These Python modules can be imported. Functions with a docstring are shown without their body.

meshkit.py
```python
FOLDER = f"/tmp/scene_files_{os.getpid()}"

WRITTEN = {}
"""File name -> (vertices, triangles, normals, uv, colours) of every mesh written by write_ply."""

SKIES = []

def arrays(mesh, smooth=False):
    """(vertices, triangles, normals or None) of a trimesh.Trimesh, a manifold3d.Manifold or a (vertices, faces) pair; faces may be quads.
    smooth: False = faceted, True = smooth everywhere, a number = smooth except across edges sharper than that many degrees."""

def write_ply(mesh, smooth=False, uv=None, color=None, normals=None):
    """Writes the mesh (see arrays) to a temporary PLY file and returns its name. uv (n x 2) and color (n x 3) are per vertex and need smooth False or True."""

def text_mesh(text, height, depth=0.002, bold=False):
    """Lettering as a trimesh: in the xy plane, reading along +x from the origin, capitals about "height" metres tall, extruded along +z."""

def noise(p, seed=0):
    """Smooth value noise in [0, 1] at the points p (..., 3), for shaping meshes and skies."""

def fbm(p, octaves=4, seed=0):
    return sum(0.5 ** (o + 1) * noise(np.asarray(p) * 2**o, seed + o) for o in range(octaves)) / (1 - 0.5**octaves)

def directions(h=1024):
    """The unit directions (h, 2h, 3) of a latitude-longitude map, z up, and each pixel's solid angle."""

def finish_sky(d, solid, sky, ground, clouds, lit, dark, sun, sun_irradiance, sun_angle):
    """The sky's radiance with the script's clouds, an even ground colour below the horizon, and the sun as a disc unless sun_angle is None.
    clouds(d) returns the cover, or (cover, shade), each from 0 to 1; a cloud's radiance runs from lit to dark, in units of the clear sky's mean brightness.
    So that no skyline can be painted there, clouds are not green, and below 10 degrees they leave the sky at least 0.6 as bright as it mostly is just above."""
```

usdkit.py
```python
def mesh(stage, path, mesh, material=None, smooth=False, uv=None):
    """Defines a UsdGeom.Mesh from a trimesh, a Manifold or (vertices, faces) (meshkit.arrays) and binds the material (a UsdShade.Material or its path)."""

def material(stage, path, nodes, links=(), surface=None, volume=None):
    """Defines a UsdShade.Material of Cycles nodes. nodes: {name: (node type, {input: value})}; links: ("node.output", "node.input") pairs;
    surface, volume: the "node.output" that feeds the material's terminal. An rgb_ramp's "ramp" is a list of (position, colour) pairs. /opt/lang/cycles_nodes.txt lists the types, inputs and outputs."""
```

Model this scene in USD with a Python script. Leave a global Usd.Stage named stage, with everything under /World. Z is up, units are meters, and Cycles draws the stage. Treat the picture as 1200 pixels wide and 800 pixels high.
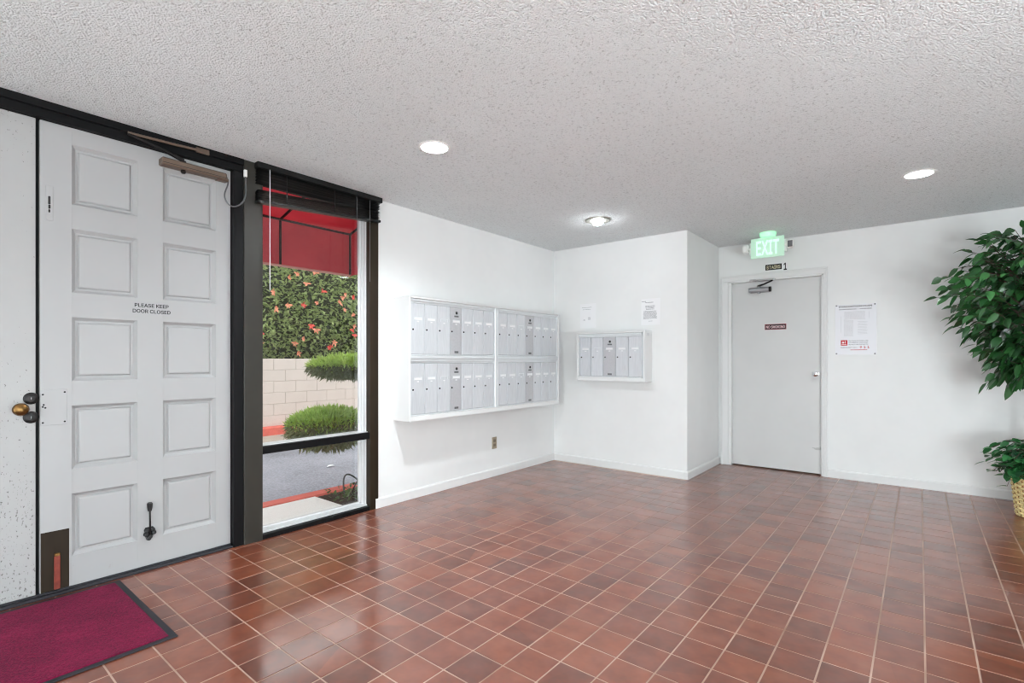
import math, numpy as np, trimesh, usdkit, meshkit
from pxr import Usd, UsdGeom, UsdLux, UsdShade, Gf, Sdf
from shapely.geometry import Polygon, Point
stage = Usd.Stage.CreateInMemory()
UsdGeom.SetStageUpAxis(stage, 'Z'); UsdGeom.SetStageMetersPerUnit(stage, 1.0)
UsdGeom.Xform.Define(stage, '/World'); UsdGeom.Scope.Define(stage, '/World/Looks')
# ---------------------------------------------------------------- camera
EYE, FOC, HOR, YAW = 1.163, 591.2, 420.77, 0.6797          # metres, pixels of 1200, horizon row, radians
cam = UsdGeom.Camera.Define(stage, '/World/camera')
cam.AddTranslateOp().Set(Gf.Vec3d(0, 0, EYE)); cam.AddRotateXYZOp().Set(Gf.Vec3f(90, 0, math.degrees(YAW)))
cam.CreateHorizontalApertureAttr(36.0); cam.CreateVerticalApertureAttr(24.0)
cam.CreateFocalLengthAttr(FOC / 1200 * 36.0); cam.CreateVerticalApertureOffsetAttr((HOR - 400) / 1200 * 36.0)
cam.CreateClippingRangeAttr(Gf.Vec2f(0.05, 200)); cam.CreateFStopAttr(0.0)
cam.CreateExposureAttr(0.12)
# ---------------------------------------------------------------- daylight: a bright, evenly overcast sky
SKY = 0.95
dome = UsdLux.DomeLight.Define(stage, '/World/sky')
dome.CreateIntensityAttr(SKY); dome.CreateColorAttr(Gf.Vec3f(0.95, 0.985, 1.0))
FILL_GLOBE = 77.0                                               # added fill lamps behind and beside the viewer
LAMP, LAMP_COL = 850.0, (0.92, 0.985, 1.02)                   # the recessed ceiling lamps

# ---------------------------------------------------------------- helpers
def lin(r, g, b):
    return tuple((c / 255 / 12.92 if c / 255 <= 0.04045 else ((c / 255 + 0.055) / 1.055) ** 2.4) for c in (r, g, b))
MATS = {}
def mat(name, nodes, links, surface):
    MATS[name] = usdkit.material(stage, '/World/Looks/' + name, nodes, links, surface=surface); return MATS[name]
def plain(name, col, rough=0.5, metal=0.0, spec=0.5, var=0.0, vscale=8.0, bump=0.0, bscale=60.0, stretch=(1, 1, 1), coat=0.0):
    """One colour with a little procedural variation and fine relief."""
    n = {'g': ('geometry', {}), 'm': ('mapping', {'scale': stretch}), 'p': ('principled_bsdf', {'base_color': col, 'roughness': rough, 'metallic': metal, 'specular_ior_level': spec, 'coat_weight': coat})}
    l = [('g.position', 'm.vector')]
    if var:
        n['n'] = ('noise_texture', {'scale': vscale, 'detail': 4.0, 'roughness': 0.6})
        n['r'] = ('rgb_ramp', {'ramp': [(0.25, tuple(c * (1 - var) for c in col)), (0.75, tuple(min(1, c * (1 + var)) for c in col))]})
        l += [('m.vector', 'n.vector'), ('n.fac', 'r.fac'), ('r.color', 'p.base_color')]
    if bump:
        n['n2'] = ('noise_texture', {'scale': bscale, 'detail': 3.0}); n['b'] = ('bump', {'strength': bump, 'distance': 0.002})
        l += [('m.vector', 'n2.vector'), ('n2.fac', 'b.height'), ('b.normal', 'p.normal')]
    return mat(name, n, l, 'p.BSDF')
def glow(name, col, strength):
    return mat(name, {'e': ('emission', {'color': col, 'strength': strength})}, [], 'e.emission')
def leafmat(name, c1, c2, rough=0.4, trans=0.25, spec=0.5):
    n = {'g': ('geometry', {}), 'n': ('noise_texture', {'scale': 9.0, 'detail': 2.0}), 'o': ('object_info', {}), 'a': ('math', {'math_type': 'add'}), 'w': ('math', {'math_type': 'multiply', 'value2': 0.55}),
         'i': ('math', {'math_type': 'multiply', 'value2': 0.5}), 's': ('math', {'math_type': 'add'}), 'k': ('math', {'math_type': 'multiply', 'value2': 0.5}), 'r': ('rgb_ramp', {'ramp': [(0.2, c1), (0.85, c2)]}),
         'p': ('principled_bsdf', {'roughness': rough, 'specular_ior_level': spec}), 't': ('translucent_bsdf', {}), 'x': ('mix_closure', {'fac': trans})}
    l = [('g.position', 'n.vector'), ('n.fac', 'w.value1'), ('g.random_per_island', 'i.value1'), ('o.random', 'k.value1'), ('w.value', 's.value1'), ('i.value', 's.value2'), ('s.value', 'a.value1'), ('k.value', 'a.value2'),
         ('a.value', 'r.fac'), ('r.color', 'p.base_color'), ('r.color', 't.color'), ('p.BSDF', 'x.closure1'), ('t.BSDF', 'x.closure2')]
    return mat(name, n, l, 'x.closure')

USED, XF = {}, {}
def numbered(parent, name):
    k = (parent, name); i = USED.get(k, 0); USED[k] = i + 1
    return f'{parent}/{name}' + (f'_{i:03d}' if i else '')
def tag(path, label=None, cat=None, group=None, kind=None):
    p = stage.GetPrimAtPath(path)
    for k, v in (('label', label), ('category', cat), ('group', group), ('kind', kind)):
        if v: p.SetCustomDataByKey(k, v)
def thing(name, label, cat, loc=(0, 0, 0), rz=0.0, group=None, kind=None):
    path = numbered('/World', name); x = UsdGeom.Xform.Define(stage, path)
    x.AddTranslateOp().Set(Gf.Vec3d(*loc)); x.AddRotateZOp().Set(rz)
    XF[path] = (np.array(loc, float), math.radians(rz)); tag(path, label, cat, group, kind); return path
def arr(m):
    if isinstance(m, list): m = trimesh.util.concatenate([x if isinstance(x, trimesh.Trimesh) else trimesh.Trimesh(*arr(x), process=False) for x in m])
    if isinstance(m, trimesh.Trimesh): return np.array(m.vertices), np.array(m.faces)
    v, f = np.asarray(m[0], float), np.asarray(m[1], int)
    return v, (np.vstack([f[:, [0, 1, 2]], f[:, [0, 2, 3]]]) if f.shape[1] == 4 else f)
def part(parent, name, mesh, material, label=None, smooth=30, local=False, kind=None):
    v, f = arr(mesh)
    top = '/'.join(parent.split('/')[:3]); loc, rz = XF.get(top, (np.zeros(3), 0.0))
    if not local:
        v = v - loc; c, s = math.cos(-rz), math.sin(-rz); v = np.stack([c * v[:, 0] - s * v[:, 1], s * v[:, 0] + c * v[:, 1], v[:, 2]], 1)
    path = numbered(parent, name); usdkit.mesh(stage, path, trimesh.Trimesh(v, f, process=False), MATS[material], smooth=smooth)
    tag(path, label, kind=kind); return path
def single(name, mesh, material, label, cat, smooth=30, group=None, kind=None):
    path = part('/World', name, mesh, material, smooth=smooth); tag(path, label, cat, group, kind); return path
def dup(src, loc, label=None, group=None):
    name = src.split('/')[2].rstrip('0123456789').rstrip('_'); path = numbered('/World', name); was = stage.GetPrimAtPath(src).GetCustomData()
    x = UsdGeom.Xform.Define(stage, path); x.GetPrim().GetReferences().AddInternalReference(src)
    x.ClearXformOpOrder(); rz = math.degrees(XF[src][1])
    x.AddTranslateOp().Set(Gf.Vec3d(*loc)); x.AddRotateZOp().Set(rz); x.GetPrim().SetInstanceable(True)
    tag(path, label or was['label'], was['category'], group or was.get('group')); return path
# ------ shapes
def box(x0, x1, y0, y1, z0, z1):
    return trimesh.creation.box(bounds=[[min(x0, x1), min(y0, y1), min(z0, z1)], [max(x0, x1), max(y0, y1), max(z0, z1)]])
def cbox(x0, x1, y0, y1, z0, z1, b=0.002):
    """Box with chamfered edges."""
    lo, hi = np.minimum([x0, y0, z0], [x1, y1, z1]), np.maximum([x0, y0, z0], [x1, y1, z1]); b = min(b, *((hi - lo) * 0.45)); p = []
    for sx in (0, 1):
        for sy in (0, 1):
            for sz in (0, 1):
                c = np.where([sx, sy, sz], hi, lo); d = np.where([sx, sy, sz], -b, b)
                p += [c + d * [0, 1, 1], c + d * [1, 0, 1], c + d * [1, 1, 0]]
    return trimesh.convex.convex_hull(np.array(p))
def tube(pts, r, sides=8, caps=True):
    p = np.asarray(pts, float); n = len(p); r = np.broadcast_to(r, (n,)); t = np.gradient(p, axis=0); t /= np.linalg.norm(t, axis=1, keepdims=True) + 1e-12
    a = np.cross(t[0], [0, 0, 1.0] if abs(t[0][2]) < 0.9 else [1.0, 0, 0]); V = []
    for i in range(n):
        a = a - t[i] * (a @ t[i]); a /= np.linalg.norm(a) + 1e-12; b = np.cross(t[i], a); g = np.arange(sides) * 2 * np.pi / sides
        V.append(p[i] + r[i] * (np.cos(g)[:, None] * a + np.sin(g)[:, None] * b))
    V = np.vstack(V); F = []
    for i in range(n - 1):
        for j in range(sides):
            k = (j + 1) % sides; q = [i * sides + j, i * sides + k, (i + 1) * sides + k, (i + 1) * sides + j]; F += [[q[0], q[1], q[2]], [q[0], q[2], q[3]]]
    if caps:
        V = np.vstack([V, p[0], p[-1]]); e = (n - 1) * sides
        for j in range(sides):
            k = (j + 1) % sides; F += [[n * sides, k, j], [n * sides + 1, e + j, e + k]]
    return trimesh.Trimesh(V, F, process=False)
def lathe(prof, at=(0, 0, 0), axis='z', seg=32):
    """prof: (radius, height) pairs turned about z, then z turned to the axis given."""
    m = trimesh.creation.revolve(np.array(prof, float), sections=seg); v = np.array(m.vertices)
    v = {'z': v, '-z': v * [1, -1, -1], 'x': v[:, [2, 0, 1]], '-y': np.stack([v[:, 0], -v[:, 2], v[:, 1]], 1)}[axis]
    return trimesh.Trimesh(v + np.array(at), m.faces, process=False)
def curve(a, n=24):
    """Smooth curve through points."""
    from scipy.interpolate import CubicSpline
    a = np.array(a, float); s = np.r_[0, np.cumsum(np.linalg.norm(np.diff(a, axis=0), axis=1))]; return CubicSpline(s, a)(np.linspace(0, s[-1], n))
def text(s, h, frame, depth=0.0008, bold=False, width=None, align='c'):
    """Lettering: frame = (origin, right, out) in world; capitals h tall; width squeezes the line."""
    m = meshkit.text_mesh(s, h, depth, bold); v = np.array(m.vertices); w = v[:, 0].max() - v[:, 0].min(); v[:, 0] -= v[:, 0].min()
    if width: v[:, 0] *= width / w; w = width
    if align == 'c': v[:, 0] -= w / 2
    o, r, u = (np.array(q, float) for q in frame)
    return trimesh.Trimesh(o + v[:, :1] * r + v[:, 1:2] * [0, 0, 1.0] + v[:, 2:3] * u, m.faces, process=False)
LEFT = ((0, 1, 0), (1, 0, 0)); BACK = ((1, 0, 0), (0, -1, 0))     # right and out directions on the left wall and on the walls that face the camera
rng = np.random.default_rng(7)

# ---------------------------------------------------------------- the room's dimensions
XL, YB, YF, XR, YR, HC = -3.30, 4.858, 5.845, 2.3, -3.2, 2.412
WT = 1.30                                                      # top of the added low window out of view
XP = -1.748                                                    # corner of the pier
# ---------------------------------------------------------------- materials of the setting
def paint(name, col, rough=0.55, mott=0.03, bump=0.25, scuff=None):
    n = {'g': ('geometry', {}), 'n': ('noise_texture', {'scale': 1.6, 'detail': 5.0, 'roughness': 0.65}),
         'r': ('rgb_ramp', {'ramp': [(0.3, tuple(c * (1 - mott) for c in col)), (0.7, tuple(min(1, c * (1 + mott)) for c in col))]}),
         'n2': ('noise_texture', {'scale': 180.0, 'detail': 3.0}), 'b': ('bump', {'strength': bump, 'distance': 0.0015}), 'p': ('principled_bsdf', {'roughness': rough, 'specular_ior_level': 0.35})}
    l = [('g.position', 'n.vector'), ('n.fac', 'r.fac'), ('r.color', 'p.base_color'), ('g.position', 'n2.vector'), ('n2.fac', 'b.height'), ('b.normal', 'p.normal')]
    if scuff:                                                  # chips and scuffs: (stretch, scale, threshold, colour)
        st, sc, th, sccol = scuff
        n |= {'m': ('mapping', {'scale': st}), 's': ('noise_texture', {'scale': sc, 'detail': 5.0, 'roughness': 0.7}), 'big': ('noise_texture', {'scale': 2.2, 'detail': 2.0}),
              'bm': ('math', {'math_type': 'multiply_add', 'value2': 0.35, 'value3': -0.17}), 'sum': ('math', {'math_type': 'add'}), 'sx': ('separate_xyz', {}), 'lz': ('map_range', {'from_min': 0.0, 'from_max': 1.3, 'to_min': 0.10, 'to_max': 0.0, 'clamp': True}), 's2': ('math', {'math_type': 'add'}),
              'st': ('rgb_ramp', {'ramp': [(th, (0, 0, 0)), (th + 0.02, (1, 1, 1))]}), 'mx': ('mix', {'color2': sccol})}
        l = [x for x in l if x != ('r.color', 'p.base_color')] + [('g.position', 'm.vector'), ('m.vector', 's.vector'), ('g.position', 'big.vector'), ('big.fac', 'bm.value1'), ('bm.value', 'sum.value1'), ('s.fac', 'sum.value2'), ('g.position', 'sx.vector'), ('sx.z', 'lz.value'), ('sum.value', 's2.value1'), ('lz.result', 's2.value2'),
             ('s2.value', 'st.fac'), ('st.color', 'mx.fac'), ('r.color', 'mx.color1'), ('mx.color', 'p.base_color')]
    return mat(name, n, l, 'p.BSDF')
paint('wall_paint', (0.80, 0.805, 0.80))
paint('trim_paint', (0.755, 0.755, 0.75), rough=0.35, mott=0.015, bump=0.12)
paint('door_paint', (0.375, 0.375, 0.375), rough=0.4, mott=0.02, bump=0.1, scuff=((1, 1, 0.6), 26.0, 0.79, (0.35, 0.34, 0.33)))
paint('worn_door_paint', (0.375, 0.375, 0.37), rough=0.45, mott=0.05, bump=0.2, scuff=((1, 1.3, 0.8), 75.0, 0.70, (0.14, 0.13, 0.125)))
paint('stair_door_paint', (0.63, 0.63, 0.625), rough=0.4, mott=0.03, bump=0.1, scuff=((1, 1, 2.5), 5.0, 0.80, (0.45, 0.45, 0.44)))
plain('black_paint', lin(7, 7, 9), rough=0.55, spec=0.2, var=0.25, vscale=14, bump=0.15)
plain('bronze_paint', lin(46, 44, 39), rough=0.4, spec=0.4, var=0.12, vscale=10, bump=0.12)
plain('dark_wood', lin(38, 28, 16), rough=0.55, spec=0.25, var=0.4, vscale=12, stretch=(1, 1, 0.1))
plain('aluminium', (0.76, 0.785, 0.80), rough=0.42, metal=0.4, var=0.03, bump=0.05, bscale=200)
plain('frame_aluminium', (0.66, 0.66, 0.67), rough=0.4, metal=0.3, var=0.05)
plain('white_plastic', (0.82, 0.82, 0.80), rough=0.35)
plain('rubber', lin(26, 26, 33), rough=0.6, var=0.2, vscale=30)
plain('dark_metal', lin(34, 32, 32), rough=0.42, metal=0.6, var=0.2, vscale=30)
plain('old_brass', lin(124, 94, 54), rough=0.28, metal=0.9, var=0.4, vscale=22)
plain('brown_enamel', lin(104, 88, 76), rough=0.4, metal=0.2, var=0.08)
plain('grey_enamel', lin(110, 110, 112), rough=0.35, metal=0.5, var=0.1)
plain('silver_enamel', lin(166, 166, 170), rough=0.3, metal=0.6, var=0.06)
plain('chrome', (0.75, 0.75, 0.76), rough=0.12, metal=1.0)
plain('black', (0.012, 0.012, 0.013), rough=0.5)
plain('ink', (0.012, 0.012, 0.014), rough=0.7)
plain('grey_ink', (0.36, 0.36, 0.38), rough=0.8)
plain('red_ink', lin(190, 40, 48), rough=0.7)
plain('paper', (0.835, 0.835, 0.845), rough=0.7, var=0.01)
plain('clear_sheet', (0.79, 0.79, 0.825), rough=0.3, var=0.01)
mat('glass', {'f': ('fresnel', {'IOR': 1.45}), 't': ('transparent_bsdf', {'color': (0.97, 0.985, 0.98)}), 'g': ('glossy_bsdf', {'color': (0.9, 0.9, 0.9), 'roughness': 0.0}), 'x': ('mix_closure', {})},
    [('f.fac', 'x.fac'), ('t.BSDF', 'x.closure1'), ('g.BSDF', 'x.closure2')], 'x.closure')
# popcorn ceiling: sprayed lumps as relief, with the shade in its small pits painted darker
mat('popcorn', {'g': ('geometry', {}), 'n': ('noise_texture', {'scale': 72.0, 'detail': 4.0, 'roughness': 0.7}), 'v': ('voronoi_texture', {'scale': 120.0, 'feature': 'f1'}), 'inv': ('math', {'math_type': 'subtract', 'value1': 1.0}),
                'a': ('math', {'math_type': 'multiply_add', 'value2': 0.6}), 'b': ('bump', {'strength': 1.0, 'distance': 0.012}), 'r': ('rgb_ramp', {'ramp': [(0.33, (0.60, 0.62, 0.625)), (0.43, (0.91, 0.945, 0.955)), (0.8, (0.94, 0.975, 0.985))]}),
                'big': ('noise_texture', {'scale': 0.9, 'detail': 3.0}), 'br': ('rgb_ramp', {'ramp': [(0.3, (0.95, 0.95, 0.945)), (0.7, (1, 1, 1))]}), 'mx': ('mix', {'mix_type': 'multiply', 'fac': 1.0}), 'p': ('principled_bsdf', {'roughness': 0.95, 'specular_ior_level': 0.1})},
    [('g.position', 'n.vector'), ('g.position', 'v.vector'), ('v.distance', 'inv.value2'), ('inv.result' if False else 'inv.value', 'a.value1'), ('n.fac', 'a.value3'), ('a.value', 'b.height'), ('b.normal', 'p.normal'), ('n.fac', 'r.fac'),
     ('g.position', 'big.vector'), ('big.fac', 'br.fac'), ('r.color', 'mx.color1'), ('br.color', 'mx.color2'), ('mx.color', 'p.base_color')], 'p.BSDF')

# ================================================================ THE ROOM
# ---- floor: grout bed and quarry tiles
PX, PY, OX, OY = 0.1560, 0.15887, 0.1039 * 0.1560, 0.2439 * 0.15887
mat('grout', {'g': ('geometry', {}), 'n': ('noise_texture', {'scale': 3.0, 'detail': 5.0}), 'r': ('rgb_ramp', {'ramp': [(0.3, lin(150, 124, 110)), (0.7, lin(192, 168, 154))]}), 'p': ('principled_bsdf', {'roughness': 0.9, 'specular_ior_level': 0.1})},
    [('g.position', 'n.vector'), ('n.fac', 'r.fac'), ('r.color', 'p.base_color')], 'p.BSDF')
mat('quarry_tile', {'g': ('geometry', {}), 'sub': ('vector_math', {'math_type': 'subtract', 'vector2': (OX, OY, 0)}), 'div': ('vector_math', {'math_type': 'divide', 'vector2': (PX, PY, 100.0)}), 'fl': ('vector_math', {'math_type': 'floor'}),
                    'w': ('white_noise_texture', {'dimensions': '3D'}), 'n': ('noise_texture', {'scale': 11.0, 'detail': 4.0, 'roughness': 0.6}), 'wm': ('math', {'math_type': 'multiply', 'value2': 0.40}), 'nm': ('math', {'math_type': 'multiply_add', 'value2': 0.7, 'value3': -0.05}),
                    'a': ('math', {'math_type': 'add'}), 'r': ('rgb_ramp', {'ramp': [(0.15, lin(84, 42, 29)), (0.45, lin(112, 54, 34)), (0.8, lin(136, 71, 44))]}),
                    'n2': ('noise_texture', {'scale': 9.0, 'detail': 3.0}), 'b': ('bump', {'strength': 0.05, 'distance': 0.004}), 'nr': ('noise_texture', {'scale': 4.0, 'detail': 5.0}), 'rr': ('map_range', {'to_min': 0.28, 'to_max': 0.42}), 'rc': ('map_range', {'from_min': 0.35, 'from_max': 0.7, 'to_min': 0.10, 'to_max': 0.24, 'clamp': True}),
                    'p': ('principled_bsdf', {'specular_ior_level': 0.5, 'coat_weight': 0.75, 'coat_ior': 1.62})},
    [('g.position', 'sub.vector1'), ('sub.vector', 'div.vector1'), ('div.vector', 'fl.vector1'), ('fl.vector', 'w.vector'), ('g.position', 'n.vector'), ('w.value', 'wm.value1'), ('n.fac', 'nm.value1'), ('wm.value', 'a.value1'), ('nm.value', 'a.value2'),
     ('a.value', 'r.fac'), ('r.color', 'p.base_color'), ('g.position', 'n2.vector'), ('n2.fac', 'b.height'), ('b.normal', 'p.normal'), ('g.position', 'nr.vector'), ('nr.fac', 'rr.value'), ('rr.result', 'p.roughness'), ('nr.fac', 'rc.value'), ('rc.result', 'p.coat_roughness'), ('b.normal', 'p.coat_normal')], 'p.BSDF')
floor = single('floor', box(XL - 0.15, XR, YR, YF + 0.12, -0.12, -0.0011), 'grout', 'square red-brown quarry tile floor with pale grout lines', 'floor', smooth=False, kind='structure')
def tile(x0, x1, y0, y1):
    g, h = 0.0033, rng.uniform(-0.0002, 0.0003); a0, a1, c0, c1 = x0 + g, x1 - g, y0 + g, y1 - g; tx, ty = rng.normal(0, 0.0007, 2); b = 0.0025
    ring = lambda d, z: [(a0 + d, c0 + d, z), (a1 - d, c0 + d, z), (a1 - d, c1 - d, z), (a0 + d, c1 - d, z)]
    v = np.array(ring(0, -0.008) + ring(0, -0.0001) + ring(b, 0.0)); m = np.array([(a0 + a1) / 2, (c0 + c1) / 2])
    v[4:, 2] += h + (v[4:, 0] - m[0]) * tx + (v[4:, 1] - m[1]) * ty
    f = [[r * 4 + j, r * 4 + (j + 1) % 4, r * 4 + 4 + (j + 1) % 4, r * 4 + 4 + j] for r in (0, 1) for j in range(4)] + [[8, 9, 10, 11]]
    return v, np.array(f)
def seen(p):
    """Where a point falls in the frame: used only to choose which small pieces become parts of their own."""
    s, c = math.sin(YAW), math.cos(YAW); d = -s * p[0] + c * p[1]; r = c * p[0] + s * p[1]
    return (600 + FOC * r / d, HOR - FOC * (p[2] - EYE) / d, d) if d > 0.1 else (-9e9, 0, 9e9)
cells = []
for i in range(int((XL - OX) // PX) - 1, int(XR / PX) + 2):
    for k in range(int(YR // PY) - 1, int(YF / PY) + 3):
        x0, x1, y0, y1 = OX + i * PX, OX + (i + 1) * PX, OY + k * PY, OY + (k + 1) * PY
        x0, y0, x1, y1 = max(x0, XL - 0.05 if y0 < 2.4 else XL), max(y0, YR), min(x1, XR), min(y1, YF + 0.03)
        if y1 > YB and x0 < XP: x0 = XP if x1 > XP + 0.03 else x1
        if y1 > YB and x0 < XP - 0.01: continue
        if x1 - x0 > 0.02 and y1 - y0 > 0.02: cells.append((x0, x1, y0, y1))
def tile_rank(c):
    u, v, d = seen(((c[0] + c[1]) / 2, (c[2] + c[3]) / 2, 0))
    return d if (-60 < u < 1260 and v < 850 and not (c[1] < -2.42 and c[3] < 0.76)) else 1e6 + d
cells.sort(key=tile_rank)
for c in cells[:300]: part(floor, 'tile', tile(*c), 'quarry_tile', smooth=False)
part(floor, 'tile_field', [trimesh.Trimesh(*arr(tile(*c)), process=False) for c in cells[300:]], 'quarry_tile', smooth=False, kind='stuff')
# ---- ceiling, with round holes for the recessed lamps
CANS = ((-2.226, 2.026), (-0.004, 4.37)); CAN_R = 0.078
outline = Polygon([(XL - 0.15, YR - 0.1), (XR + 0.1, YR - 0.1), (XR + 0.1, YF + 0.12), (XL - 0.15, YF + 0.12)])
for cx, cy in CANS: outline = outline.difference(Point(cx, cy).buffer(CAN_R, 16))
cm = trimesh.creation.extrude_polygon(outline, 0.10, engine='earcut'); cm.apply_translation([0, 0, HC])
single('ceiling', [cm, box(XL - 0.15, XR + 0.1, YR - 0.1, YF + 0.12, HC + 0.10, HC + 0.15)], 'popcorn', 'off-white popcorn textured ceiling', 'ceiling', smooth=False, kind='structure')
# ---- walls
W = lambda name, m, label: single(name, m, 'wall_paint', label, 'wall', smooth=False, kind='structure')
W('wall_left', box(XL - 0.15, XL, 2.414, YB + 0.1, -0.1, HC + 0.1), 'white painted wall that carries the long mailbox bank')
W('wall_entrance', box(XL - 0.15, XL, YR - 0.1, -0.50, -0.1, HC + 0.1), 'white painted wall left of the entrance doors, out of view')
W('wall_stairwell', [box(-1.75, -0.6, YF + 0.30, YF + 0.35, -0.1, HC), box(-1.75, -1.70, YF + 0.15, YF + 0.30, -0.1, HC), box(-0.65, -0.6, YF + 0.15, YF + 0.30, -0.1, HC), box(-1.75, -0.6, YF + 0.15, YF + 0.35, 2.1, 2.15), box(-1.75, -0.6, YF + 0.10, YF + 0.35, -0.1, -0.003)], 'unseen box behind the closed stair door, keeping light out of its gaps')  # unseen backing, blocks light around the stair door
W('wall_back', box(XL - 0.15, XP, YB, YB + 0.1, -0.1, HC + 0.1), 'white painted wall behind the small mailbox, in the far left corner')
W('wall_return', box(XP - 0.1, XP, YB + 0.1, YF + 0.15, -0.1, HC + 0.1), 'narrow white wall face running back to the stair door')
W('wall_far', [box(XP, -1.64, YF, YF + 0.15, -0.1, HC + 0.1), box(-0.74, XR, YF, YF + 0.15, -0.1, HC + 0.1), box(-1.64, -0.74, YF, YF + 0.15, 2.02, HC + 0.1)], 'white painted wall around the stair door, behind the potted tree')
W('wall_right', box(XR, XR + 0.1, YR, YF + 0.15, -0.1, HC + 0.1), 'white painted wall on the right, out of view')  # out of view, encloses the room for bounced light
W('wall_rear', [box(XL - 0.15, -2.9, YR - 0.1, YR, -0.1, HC + 0.1), box(2.0, XR + 0.1, YR - 0.1, YR, -0.1, HC + 0.1), box(-2.9, 2.0, YR - 0.1, YR, WT, HC + 0.1), box(-2.9, 2.0, YR - 0.1, YR, -0.1, 0.02)], 'white painted wall behind the viewer with an added low window for daylight')
def board(pts):                                                # baseboard with an eased top, along x or y: (x0, y0, x1, y1, outward)
    x0, y0, x1, y1, o = pts; t, h = 0.013, 0.078; prof = np.array([(0, -0.004), (t, -0.004), (t, h - 0.012), (t - 0.004, h - 0.003), (t - 0.009, h), (0, h)])
    a, b = np.array([x0, y0, 0.0]), np.array([x1, y1, 0.0]); o = np.array(o, float); V = np.vstack([p0 + prof[:, :1] * o + prof[:, 1:] * [0, 0, 1.0] for p0 in (a, b)]); n = len(prof)
    F = [[k, (k + 1) % n, n + (k + 1) % n] for k in range(n)] + [[k, n + (k + 1) % n, n + k] for k in range(n)] + [[0, k + 1, k] for k in range(1, n - 1)] + [[n, n + k, n + k + 1] for k in range(1, n - 1)]
    m = trimesh.Trimesh(V, F, process=False); m.fix_normals(); return m
B = lambda name, s, label: single(name, board(s), 'trim_paint', label, 'baseboard', smooth=False, kind='structure')
B('baseboard_left', (XL, 2.385, XL, YB, (1, 0, 0)), 'low white baseboard under the long mailbox bank')
B('baseboard_back', (XL, YB, XP + 0.013, YB, (0, -1, 0)), 'low white baseboard under the small mailbox')
B('baseboard_return', (XP, YB, XP, YF, (1, 0, 0)), 'low white baseboard on the narrow return wall')
B('baseboard_far', (-0.708, YF, XR, YF, (0, -1, 0)), 'low white baseboard right of the stair door')
# ---- added low window behind the viewer, lets sky light in
w2 = thing('window_2', 'added wide low dark framed window behind the viewer, letting daylight in', 'window', (-0.45, YR - 0.05, 0), kind='structure')
for x in (-2.9, -1.29, 0.32, 1.94): part(w2, 'post', cbox(x, x + 0.06, YR - 0.09, YR - 0.01, 0.02, WT), 'bronze_paint')
for z in (0.02, WT - 0.06): part(w2, 'rail', cbox(-2.9, 2.0, YR - 0.085, YR - 0.015, z, z + 0.06), 'bronze_paint')
for x in (-2.84, -1.23, 0.38): part(w2, 'pane', box(x, x + 1.56, YR - 0.053, YR - 0.047, 0.08, WT - 0.06), 'glass', smooth=False)

plain('stucco', lin(222, 214, 204), rough=0.9, var=0.04)
single('upper_storeys', box(XL - 0.15, XR + 0.1, YR - 0.1, 16, HC + 0.16, 12.0), 'stucco', 'unseen pale storeys over the lobby, out of view, placed to shade the drive', 'building', smooth=False, kind='structure')  # out of view, placed to keep light off the drive

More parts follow.
